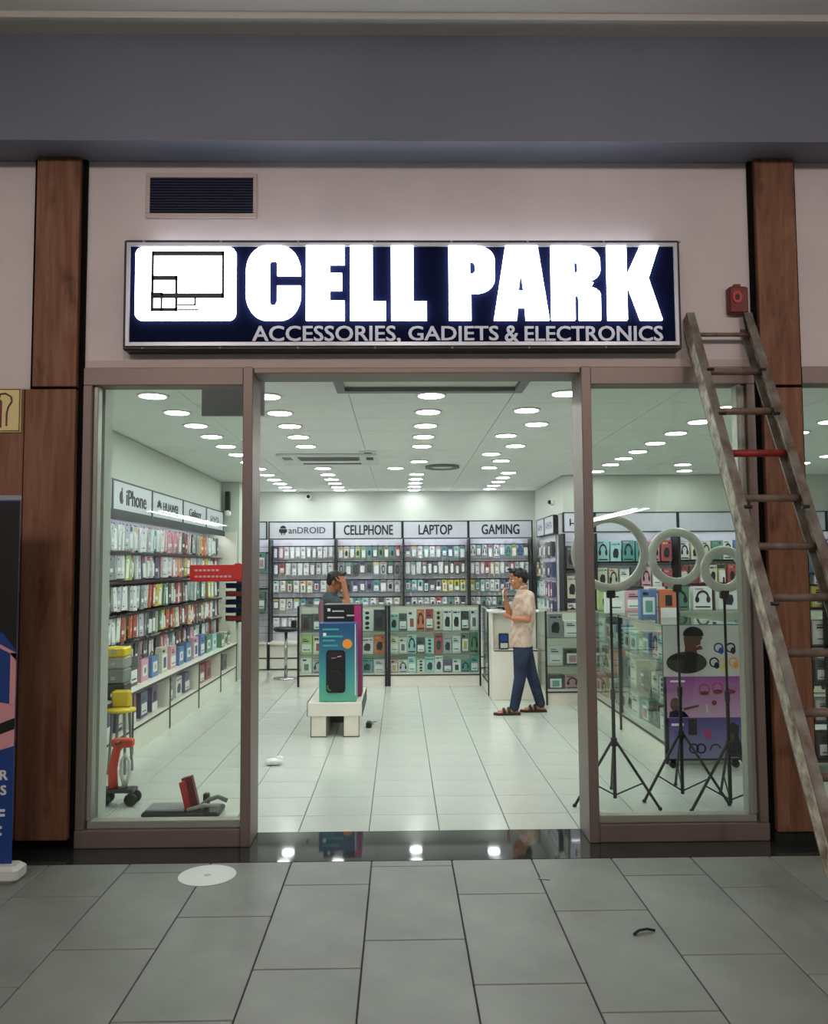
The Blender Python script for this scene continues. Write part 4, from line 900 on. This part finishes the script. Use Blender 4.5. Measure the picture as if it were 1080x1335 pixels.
# ------------------------------------------------------------------ ring lights
def ring_light(label, x, y, zc, r, hub):
    t = thing('ring_light', label, 'ring light', (x, y, 0), 0, 'ring lights on tripods in the right window')
    m = MB(); n, k = 40, 10
    for i in range(n):
        a = 2*math.pi*i/n
        for j in range(k):
            b_ = 2*math.pi*j/k; rr = r-.032+.032*math.cos(b_)
            m.v.append((rr*math.cos(a), .016*math.sin(b_), zc+rr*math.sin(a)))
    for i in range(n):
        for j in range(k):
            m.f.append((i*k+j, i*k+(j+1) % k, ((i+1) % n)*k+(j+1) % k, ((i+1) % n)*k+j)); m.m.append(0)
    rg = m.build('ring', 'ring_diffuser', t, True)
    MB().arc(0, zc, r-.062, r-.006, 0, 2*math.pi, .020, .006, 40).build('ring_back', 'white_plastic', rg)
    zb = zc-r+.01
    MB().chamfer(-.03, .03, -.015, .025, zb-.05, zb+.01, .006).build('mount', 'dark_plastic', t)
    MB().tube([(0, .005, .03), (0, .005, .75)], .013, 10).build('pole', 'black', t); MB().tube([(0, .005, .75), (0, .005, zb-.04)], .009, 10).build('pole', 'black', t)
    MB().tube([(0, .005, .72), (0, .005, .79)], .018, 10).build('clamp', 'dark_plastic', t); MB().tube([(0, .005, hub-.03), (0, .005, hub+.03)], .022, 10).build('hub', 'dark_plastic', t)
    for a in (R(80), R(200), R(320)):
        c, s = math.cos(a), math.sin(a); e = Vector((c*.33, .005+s*.33, .012))
        lg_ = MB().tube([(c*.02, .005+s*.02, hub), e], .010, 8).build('leg', 'black', t)
        MB().ell((e.x, e.y, .014), (.016, .016, .013), 8).build('foot_cap', 'rubber', lg_)
        q = Vector((c*.02, .005+s*.02, hub)).lerp(e, .62); MB().tube([(0, .005, .05), q], .006, 6).build('brace', 'black', t)
    # phone holder in the middle of the ring
    MB().tube([(0, .005, zb), (0, .005, zb+.10)], .006, 6).build('holder_stem', 'dark_plastic', t)
ring_light('largest pale ring light on a black tripod nearest the entrance', 1.51, 5.93, 1.755, .282, .42)
ring_light('middle sized pale ring light on a black tripod', 2.02, 6.02, 1.725, .215, .45)
ring_light('smallest pale ring light on a black tripod by the window edge', 2.27, 5.78, 1.635, .165, .42)

# ------------------------------------------------------------------ left window things
t = thing('toy_scooter', 'red toy scooter with black wheels at the left window edge', 'scooter', (-2.02, 6.02, 0))
MB().chamfer(-.10, .14, -.06, .06, .09, .115, .006).build('deck', 'dark_plastic', t)
MB().tube([(-.02, 0, .11), (-.025, 0, .25), (.0, 0, .38), (.03, 0, .42)], [.035, .032, .03, .028], 12).build('column', 'orange_red', t, True)
MB().chamfer(-.03, .12, -.035, .035, .40, .46, .01).build('head', 'orange_red', t); MB().tube([(0.03, -.10, .44), (0.03, .10, .44)], .012, 8).build('handlebar', 'dark_plastic', t)
MB().tube([(.06, 0, .12), (.09, 0, .2), (.09, 0, .3), (.06, 0, .35), (.035, 0, .3), (.035, 0, .2), (.06, 0, .12)], .013, 8).build('loop', 'white_plastic', t, True)
for x, y in ((-.07, -.05), (-.07, .05), (.12, -.05), (.12, .05)): MB().lathe([(0, -.016), (.036, -.018), (.045, -.008), (.045, .008), (.036, .018), (0, .016)], (x, y, .045), 18, axis='y').build('wheel', 'rubber', t)
t = thing('floor_gadget', 'flat dark grey folded gadget with a red upright pad on the floor', 'gadget', (-1.44, 5.78, 0))
MB().chamfer(-.30, .22, -.10, .12, 0, .035, .01).build('base', 'dark_plastic', t); MB().chamfer(-.28, -.02, -.08, .10, .033, .05, .006).build('deck', 'grey_plastic', t)
m = MB(); m.box(-.03, .04, -.02, .03, 0, .20, 0, Matrix.Translation((.02, .02, .045)) @ Matrix.Rotation(R(-14), 4, 'Y')); m.build('red_pad', 'dark_red', t)
m = MB(); m.box(-.055, -.015, -.03, .0, .0, .18, 0, Matrix.Translation((.03, .0, .05)) @ Matrix.Rotation(R(-14), 4, 'Y')); m.build('red_cover', 'red', t)
MB().tube([(.06, -.02, .04), (.14, -.03, .10), (.20, -.03, .12), (.26, -.02, .09)], .016, 8).build('handle', 'grey_plastic', t, True); MB().tube([(.0, -.06, .04), (.12, -.07, .075), (.22, -.06, .06)], .014, 8).build('strap', 'aluminium_light', t, True); MB().chamfer(.09, .13, .0, .05, .03, .13, .006).build('latch', 'dark_plastic', t)
t = thing('cardboard_sheet', 'brown cardboard sheet in the lower corner of the left window', 'cardboard', (-1.08, 5.62, 0))
MB().flat([(0, 0)]*0+[(-.10, -.12), (.12, -.12), (.12, .06), (-.04, .06)], 0, .004).build('sheet', 'cardboard', t)
t.children[0].rotation_euler.x = R(-90); t.children[0].location = (0, 0, .001)
t = thing('yellow_stool', 'yellow plastic seat toy below the end of the left hooks', 'toy', (-2.30, 6.95, 0))
MB().lathe([(.0, .49), (.10, .49), (.12, .50), (.115, .515), (.0, .52)], n=20).build('seat', 'yellow', t, True); MB().chamfer(-.10, .06, .04, .10, .51, .66, .02).build('back', 'yellow', t)
for a in (40, 130, 220, 310): MB().tube([(.07*math.cos(R(a)), .07*math.sin(R(a)), .49), (.10*math.cos(R(a)), .10*math.sin(R(a)), 0)], .012, 8).build('leg', 'grey_plastic', t)
for k, (y, z, w, cname, nm) in enumerate([(7.2, .70, .2, 'dark_plastic', 'lowest black'), (7.2, .84, .2, 'grey_plastic', 'grey'), (7.2, .96, .17, 'aluminium_light', 'pale'), (7.2, 1.06, .17, 'yellow', 'topmost yellow')]):
    t = thing('stacked_case', f'{nm} small case in the stack at the left window edge', 'case', (-2.42, y, z-.143), 0, 'small cases stacked at the left edge')
    MB().chamfer(-.09, .09, -.1, .1, 0, (.14, .12, .10, .08)[k]-.001, .012).build('shell', cname, t); bx('clasp', 'chrome', t, -.02, .02, -.106, -.099, .03, .06)
t = thing('white_bundle', 'small white cloth bundle on the shop floor', 'cloth', (-1.065, 7.15, 0))
m = MB(); m.ell((0, 0, .03), (.075, .055, .03), 12); m.ell((.035, .01, .045), (.04, .035, .03), 10); m.ell((-.045, -.01, .028), (.035, .04, .028), 10); m.build('bundle', 'print_white', t, True)

# ------------------------------------------------------------------ mall side things
t = thing('floor_sticker', 'white round sticker on the mall floor left of the entrance', 'sticker', (-1.055, 4.64, 0))
MB().lathe([(.155, 0.0005), (.155, .002), (.0, .002)], n=36).build('disc', 'print_white', t); MB().lathe([(.012, .002), (.02, .0025), (.0, .0025)], n=20).build('mark', 'grey_print', t)
t = thing('cable_tie', 'short curved black cable scrap on the mall floor', 'scrap', (1.10, 3.87, 0)); MB().tube([(-.05, -.03, .006), (-.02, -.005, .012), (.02, .008, .012), (.055, .005, .006)], .006, 8).build('scrap', 'black', t, True)
t = thing('paper_scrap', 'tiny grey paper scrap near the stone strip', 'scrap', (.76, 4.52, 0)); MB().box(-.03, .03, -.008, .008, .0005, .004).build('scrap', 'grey_plastic', t); t.rotation_euler.z = R(-15)
bn_ = thing('standing_banner', 'blue and black roll up banner at the left edge', 'banner', (-2.175, 4.62, 0))
MB().chamfer(-.85, .135, -.08, .06, 0.0, .085, .02).build('base', 'white_plastic', bn_)
sh = MB().box(-.80, .075, -.012, -.004, .085, 2.05).build('sheet', 'blue', bn_); MB().tube([(-.3, .01, .08), (-.3, .01, 2.05)], .012, 8).build('pole', 'chrome', bn_); MB().chamfer(-.80, .078, -.018, .0, 2.045, 2.075, .005).build('top_rail', 'sign_trim', bn_)
fl(sh, 'dark_print', 'black', [(-.80, 1.42), (.0, 1.32), (.075, 1.22), (.075, 2.04), (-.80, 2.04)], -.012)
fl(sh, 'stripe_print', 'pink', [(-.5, 1.48), (.04, 1.21), (.075, 1.17), (.075, 1.21), (-.5, 1.52)], -.0145); fl(sh, 'stripe_print', 'pink', [(.045, .93), (.075, .93), (.075, 1.21), (.045, 1.21)], -.0145)
fl(sh, 'stripe_print', 'pink', [(-.3, .72), (.075, .86), (.075, .93), (-.3, .99)], -.0145); fl(sh, 'dark_print', 'black', [(-.3, .66), (.075, .80), (.075, .86), (-.3, .72)], -.0145); fl(sh, 'stripe_print', 'pink', [(-.3, .60), (.075, .71), (.075, .80), (-.3, .66)], -.0145)
text('R', .05, 'lettering', 'print_white', sh, (.025, -.015, .555), bold=.03); text('S', .05, 'lettering', 'print_white', sh, (.025, -.015, .475), bold=.03)
for z in (.36, .335, .27, .235): bx('text_line', 'print_white', sh, -.3, .035-.015*(z < .3), -.0145, -.012, z, z+.014)

# ------------------------------------------------------------------ ladder
def LP(k, s=0, off=0): return Vector((1.855+s*.312+k*.0048, 5.05-k*.136+off, 3.099-k*.267))
ld = thing('ladder', 'worn metal ladder leaning on the facade right of the sign', 'ladder', (0, 0, 0))
kb = 3.099/.267-.02
dirn = (LP(1)-LP(0)).normalized(); nrm = Vector((1, 0, 0)).cross(dirn).normalized()
for s in (0, 1):
    sx = -1 if s == 0 else 1
    a, b_ = LP(-.45, s), LP(kb, s); Lr = (b_-a).length
    M = Matrix((Vector((1, 0, 0)), nrm, dirn)).transposed().to_4x4(); M.translation = a
    m = MB(); c = .0 if s else -.05
    m.box(c, c+.05, -.055, -.045, 0, Lr, 0, M); m.box(c, c+.05, .045, .055, 0, Lr, 0, M); m.box(c+(.0 if s == 0 else .04), c+(.010 if s == 0 else .05), -.045, .045, 0, Lr, 1, M)
    rail = m.build('rail', ['ladder_rail', 'ladder_paint'], ld)
    m = MB(); m.box(c-.004, c+.054, -.06, .06, Lr-.10, Lr+.0, 0, M); m.build('rubber_foot', 'rubber', rail)
for k in range(12):
    a, b_ = LP(k, 0), LP(k, 1)
    MB().tube([a-Vector((.03, 0, 0)), b_+Vector((.03, 0, 0))], .021 if k else .013, 10).build('rung', 'rung_red' if k == 3 else 'rung', ld, True)
for k in (1.1, 2.2, 4.3, 6.2):
    for s in (0, 1): MB().tube([LP(k, s)-nrm*.058-Vector((.02, 0, 0)), LP(k, s)-nrm*.058+Vector((.02, 0, 0))], .01, 8).build('bolt', 'dark_plastic', ld)
# ------------------------------------------------------------------ people
def loft(m, rings, n=20):
    b = len(m.v)
    for cx, cy, cz, rx, ry in rings:
        for j in range(n):
            a = 2*math.pi*j/n; m.v.append((cx+rx*math.cos(a), cy+ry*math.sin(a), cz))
    L = len(rings)
    for i in range(L-1):
        for j in range(n):
            k = (j+1) % n; m.f.append((b+i*n+j, b+i*n+k, b+(i+1)*n+k, b+(i+1)*n+j)); m.m.append(0)
    m.f.append(tuple(b+n-1-j for j in range(n))); m.m.append(0); m.f.append(tuple(b+(L-1)*n+j for j in range(n))); m.m.append(0)
def limb(m, pts, rads, n=14):
    pts = [Vector(p) for p in pts]
    for a, b_, ra, rb in zip(pts[:-1], pts[1:], rads[:-1], rads[1:]):
        q = [a.lerp(b_, t) for t in (0, .25, .5, .75, 1)]; m.tube(q, [ra+(rb-ra)*t for t in (0, .25, .5, .75, 1)], n)
    for p, r in zip(pts, rads): m.ell(p, (r, r, r), n)
def hand(m, wrist, d, nrm, thumb, curl=25, size=1.0):
    # palm along d, palm side nrm, thumb leaves the side given by thumb
    d, nrm = Vector(d).normalized(), Vector(nrm).normalized(); side = d.cross(nrm).normalized()
    if side.dot(Vector(thumb)) < 0: side = -side
    w = Vector(wrist); s = size
    M = Matrix((side, nrm, d)).transposed()
    m.ell(w+d*.048*s, (.042*s, .016*s, .054*s), 12, 0, M)
    for i, (o, l) in enumerate(((.030, .070), (.010, .078), (-.011, .072), (-.030, .056))):
        p = w+d*.082*s+side*o*s; pts = [w+d*.05*s+side*o*.8*s, p]; dd = d.copy(); ax = d.cross(nrm).normalized()
        for k in range(3):
            dd = Matrix.Rotation(R(curl), 3, ax) @ dd; p = p+dd*l*s*(.45, .32, .23)[k]; pts.append(p)
        limb(m, pts, [.010*s, .0098*s, .009*s, .0083*s, .0072*s], 8)
    p0 = w+d*.018*s+side*.022*s; p1 = w+d*.045*s+side*.052*s+nrm*.010*s; p2 = w+d*.072*s+side*.060*s+nrm*.022*s; p3 = w+d*.094*s+side*.056*s+nrm*.030*s
    limb(m, [p0, p1, p2, p3], [.014*s, .012*s, .0105*s, .009*s], 8)
def head(m, M):
    def E(c, r): m.ell(M @ Vector(c), r, 16, 0, M.to_3x3())
    E((-.012, 0, .140), (.096, .076, .088)); E((.030, 0, .085), (.060, .060, .082)); E((.052, 0, .028), (.034, .032, .026)); E((.02, 0, .045), (.055, .056, .038))
    E((.080, 0, .125), (.016, .046, .012)); E((.074, 0, .165), (.020, .05, .04))
    limb(m, [M @ Vector((.086, 0, .120)), M @ Vector((.098, 0, .100)), M @ Vector((.107, 0, .086))], [.009, .011, .014], 8)
    for s in (-1, 1):
        E((.098, s*.012, .083), (.011, .010, .009)); E((-.005, s*.077, .105), (.020, .010, .032)); E((.062, s*.036, .085), (.022, .022, .022))
    E((.084, 0, .058), (.010, .022, .007)); E((.081, 0, .047), (.010, .020, .007))
def remesh(m, name, mt, parent, vox=.006, sm=2):
    tmp = bpy.data.objects.new('tmp', m.mesh('tmp', mt))
    bm = bmesh.new(); bm.from_mesh(tmp.data); bmesh.ops.recalc_face_normals(bm, faces=bm.faces); bm.to_mesh(tmp.data); bm.free()
    md = tmp.modifiers.new('r', 'REMESH'); md.mode = 'VOXEL'; md.voxel_size = vox; md.use_smooth_shade = True
    if sm: s = tmp.modifiers.new('s', 'SMOOTH'); s.factor = .5; s.iterations = sm
    me = to_mesh(tmp, name); me.materials.clear(); me.materials.append(MATS[mt])
    me.polygons.foreach_set('use_smooth', [True]*len(me.polygons))
    o = bpy.data.objects.new(name, me); COL.objects.link(o); o.parent = parent; return o
def face_bits(body, M, skin_dark_lip='lip'):
    for s in (-1, 1):
        m = MB(); m.ell(M @ Vector((.078, s*.031, .107)), (.012, .015, .009), 10, 0, M.to_3x3()); e = m.build('eye', 'eye', body, True)
        m = MB(); m.ell(M @ Vector((.0885, s*.032, .107)), (.004, .006, .006), 8, 0, M.to_3x3()); m.build('iris', 'hair', body, True)
        m = MB(); m.ell(M @ Vector((.087, s*.032, .128)), (.008, .021, .0042), 10, 0, M.to_3x3()); m.build('eyebrow', 'hair', body, True)
    m = MB(); m.ell(M @ Vector((.0905, 0, .0525)), (.006, .020, .005), 10, 0, M.to_3x3()); m.build('mouth', 'lip', body, True)
def hairdo(body, M, quiff=.03):
    m = MB()
    def E(c, r): m.ell(M @ Vector(c), r, 16, 0, M.to_3x3())
    E((-.018, 0, .170), (.102, .083, .072)); E((-.056, 0, .125), (.060, .074, .080)); E((.045, 0, .208), (.052, .062, quiff)); E((.0, 0, .222), (.07, .06, .026))
    for s in (-1, 1): E((-.028, s*.066, .14), (.042, .018, .05)); E((.008, s*.070, .150), (.018, .012, .032))
    for k in range(16):
        x, y = -.05+.13*rnd.random(), -.05+.1*rnd.random()
        limb(m, [M @ Vector((x, y, .222)), M @ Vector((x+.03, y+.01*(rnd.random()-.5), .240+.008*rnd.random()))], [.014, .007], 6)
    return remesh(m, 'hair', 'hair', body, .006, 1)

# man standing sideways by the service desk, facing left
pm_ = thing('person', 'man in pale patterned shirt, jeans and sandals standing with folded arm', 'person', (1.405, 9.48, 0))
def Q(px, py, dy=0.0): return Vector(((px-684)*.00878, dy, (930-py)*.00878))
Mh = Matrix.Translation(Q(679.5, 770.5, 0)) @ Matrix.Rotation(R(180+8), 4, 'Z') @ Matrix.Rotation(R(6), 4, 'Y')
hipz, q = 0.80, .085
m = MB(); head(m, Mh)
limb(m, [Q(682, 764), Q(685, 775)], [.052, .060])
loft(m, [(Q(683, 845).x, 0, .76, .08, .13), (Q(683, 825).x, 0, .93, .085, .135), (Q(684, 808).x, 0, 1.08, .095, .145), (Q(685, 790).x, 0, 1.23, .105, .16), (Q(685, 779).x, 0, 1.33, .09, .15), (Q(685, 773).x, 0, 1.375, .06, .09)])
# legs
limb(m, [Q(683, 845, -.08), Q(677, 884, -.09), Q(669.5, 919, -.08)], [.070, .052, .036]); limb(m, [Q(686, 845, .08), Q(695, 880, .09), Q(706.5, 918, .10)], [.070, .052, .036])
for px, dy, py in ((671, -.08, 927), (708, .10, 927)):
    limb(m, [Q(px, 922, dy), Q(px-9, py-.6, dy), Q(px-21, py-.3, dy)], [.036, .032, .022]); limb(m, [Q(px, py-1.2, dy), Q(px+1, py-1, dy)], [.03, .03])
    for k in range(5): limb(m, [Q(px-19, py-.2, dy+(k-2)*.018), Q(px-24+abs(k-1)*.6, py, dy+(k-2)*.019)], [.012, .009], 8)
# left arm (near the camera) folded under the right elbow, right hand raised to the chin
limb(m, [Q(688.5, 779, -.165), Q(686.5, 808, -.20), Q(669, 807.5, -.16)], [.048, .038, .027]); hand(m, Q(669, 807.5, -.16), (-1, .75, .15), (0, .5, 1), (-.2, 0, 1), 18)
limb(m, [Q(686, 779, .165), Q(668.5, 806, .12), Q(660.5, 784, .02)], [.048, .038, .027]); hand(m, Q(660.5, 784, .02), (-.25, 0, 1), (1, .15, .2), (.2, -1, .2), 32)
body = remesh(m, 'body', 'skin', pm_, .0055, 2)
face_bits(body, Mh); hairdo(body, Mh, .032)
m = MB()
loft(m, [(Q(680, 843).x, 0, .755, .135, .19), (Q(680.5, 830).x, 0, .88, .13, .185), (Q(683.5, 812).x, 0, 1.03, .130, .18), (Q(685, 795).x, 0, 1.185, .133, .185), (Q(685.5, 781).x, 0, 1.305, .115, .185), (Q(685, 774.5).x, 0, 1.365, .08, .125), (Q(684, 771).x, 0, 1.395, .062, .075)])
limb(m, [Q(688.5, 780, -.155), Q(687.5, 797, -.19)], [.072, .066]); limb(m, [Q(687, 780, .155), Q(676, 796, .14)], [.072, .064])
sh_ = remesh(m, 'shirt', 'shirt_pale', body, .008, 2)
m = MB(); limb(m, [Q(681, 768, -.05), Q(676.5, 775, 0)], [.016, .014], 8); limb(m, [Q(681, 768, .05), Q(676.5, 775, 0)], [.016, .014], 8); limb(m, [Q(681, 768, -.05), Q(688, 766.5, -.03), Q(688, 766.5, .03), Q(681, 768, .05)], [.015]*4, 8); remesh(m, 'collar', 'shirt_pale', body, .006, 1)
m = MB()
loft(m, [(Q(683.5, 858).x, 0, .64, .10, .15), (Q(682.5, 845).x, 0, .75, .115, .165), (Q(682, 838).x, 0, .81, .115, .16)])
limb(m, [Q(680.5, 850, -.08), Q(677, 884, -.09), Q(669.5, 920.5, -.08)], [.105, .068, .056]); limb(m, [Q(685.5, 850, .08), Q(695, 880, .09), Q(706.5, 919.5, .10)], [.102, .068, .056])
remesh(m, 'jeans', 'denim', body, .008, 2)
for px, dy, py in ((671, -.08, 928), (708, .10, 928)):
    sd = MB()
    pts = [(6, -.045), (6, .045), (-8, .052), (-22, .055), (-28, .03), (-28.5, -.015), (-22, -.055), (-8, -.048)]
    b0 = [(Q(px+a, 930).x, dy+c, 0.0) for a, c in pts]; b1 = [(x, y, .024) for x, y, z in b0]
    sd.v += b0+b1; n = len(pts); sd.f.append(tuple(range(n))); sd.f.append(tuple(n+j for j in range(n))); sd.m += [0, 0]
    for j in range(n): sd.f.append((j, (j+1) % n, n+(j+1) % n, n+j)); sd.m.append(0)
    so = fixn(sd.build('sandal', 'sandal', body))
    stp = MB()
    for off, hh in ((-8, .075), (-14, .066)):
        stp.tube([(Q(px+off, 930).x, dy-.052, .015), (Q(px+off-1, 930).x, dy-.036, hh*.8), (Q(px+off-1, 930).x, dy, hh), (Q(px+off-1, 930).x, dy+.036, hh*.8), (Q(px+off, 930).x, dy+.052, .015)], .016, 8)
    stp.build('strap', 'sandal', so, True)
t = thing('mobile_phone', 'white phone in the raised hand of the man in jeans', 'phone', tuple(Vector((1.405, 9.48, 0))+Q(658.5, 778.5, -.01)))
MB().chamfer(-.035, .035, -.004, .004, -.06, .06, .002).build('case', 'print_white', t); bx('screen', 'black', t, -.031, .031, .004, .0048, -.055, .055); t.rotation_euler = (0, R(-12), R(70))

# man behind the speaker cartons, facing right with a hand at his forehead
pn_ = thing('person', 'man in grey and plum shirt behind the speaker cartons, hand on forehead', 'person', (-.80, 9.85, 0))
def Q2(px, py, dy=0.0): return Vector(((px-434)*.00912, dy, 1.635-(py-742)*.00912))
Mh = Matrix.Translation(Q2(436, 770, 0)) @ Matrix.Rotation(R(-12), 4, 'Z') @ Matrix.Rotation(R(12), 4, 'Y')
m = MB(); head(m, Mh)
limb(m, [Q2(434, 766), Q2(432.5, 777)], [.055, .062])
loft(m, [(Q2(434, 0).x, 0, .76, .10, .15), (Q2(434, 0).x, 0, .93, .095, .145), (Q2(433, 0).x, 0, 1.08, .10, .15), (Q2(432, 0).x, 0, 1.22, .105, .16), (Q2(432, 0).x, 0, 1.31, .09, .15), (Q2(432, 0).x, 0, 1.35, .06, .09)])
for s in (-1, 1):
    limb(m, [(0, s*.085, .76), (.02, s*.09, .45), (-.01, s*.09, .08)], [.088, .056, .038]); limb(m, [(-.02, s*.09, .045), (.10, s*.09, .03), (.18, s*.09, .02)], [.035, .03, .022])
limb(m, [Q2(431, 781, .165), (-.05, .22, 1.02), (.04, .16, .82)], [.048, .038, .027]); hand(m, (.04, .16, .82), (.5, -.1, -1), (0, -1, 0), (1, 0, 0), 20)
limb(m, [Q2(433, 781, -.16), Q2(455, 786, -.20), Q2(449.5, 760, -.10)], [.050, .042, .030]); hand(m, Q2(449.5, 760, -.10), (-.35, .35, 1), (-.5, .8, 0), (-1, -.2, 0), 28)
body = remesh(m, 'body', 'skin_dark', pn_, .0055, 2)
face_bits(body, Mh); hairdo(body, Mh, .024)
m = MB()
loft(m, [(Q2(434, 0).x, 0, .76, .135, .19), (Q2(433.5, 0).x, 0, .90, .13, .185), (Q2(432.5, 0).x, 0, 1.05, .128, .18), (Q2(431.5, 0).x, 0, 1.20, .130, .185), (Q2(431.5, 0).x, 0, 1.29, .112, .18), (Q2(432, 0).x, 0, 1.345, .08, .125), (Q2(433, 0).x, 0, 1.375, .066, .075)])
limb(m, [Q2(433, 782, -.155), Q2(444, 785, -.185)], [.070, .066]); limb(m, [Q2(431, 782, .155), (-.045, .205, 1.12)], [.070, .064])
remesh(m, 'shirt', 'shirt_grey', body, .008, 2)
m = MB(); loft(m, [(-.085, 0, .77, .062, .168), (-.09, 0, .92, .06, .165), (-.10, 0, 1.06, .06, .16), (-.105, 0, 1.2, .06, .16), (-.10, 0, 1.28, .045, .15)]); remesh(m, 'shirt_back_panel', 'shirt_plum', body, .008, 2)
m = MB(); loft(m, [(0, 0, .62, .11, .16), (0, 0, .75, .12, .17), (0, 0, .81, .115, .16)])
for s in (-1, 1): limb(m, [(0, s*.085, .74), (.02, s*.09, .45), (-.01, s*.09, .085)], [.105, .07, .06])
remesh(m, 'trousers', 'trouser', body, .009, 2)
for s in (-1, 1):
    m = MB(); limb(m, [(-.04, s*.09, .045), (.08, s*.09, .042), (.19, s*.09, .035)], [.045, .046, .034]); remesh(m, 'shoe', 'black', body, .009, 1)
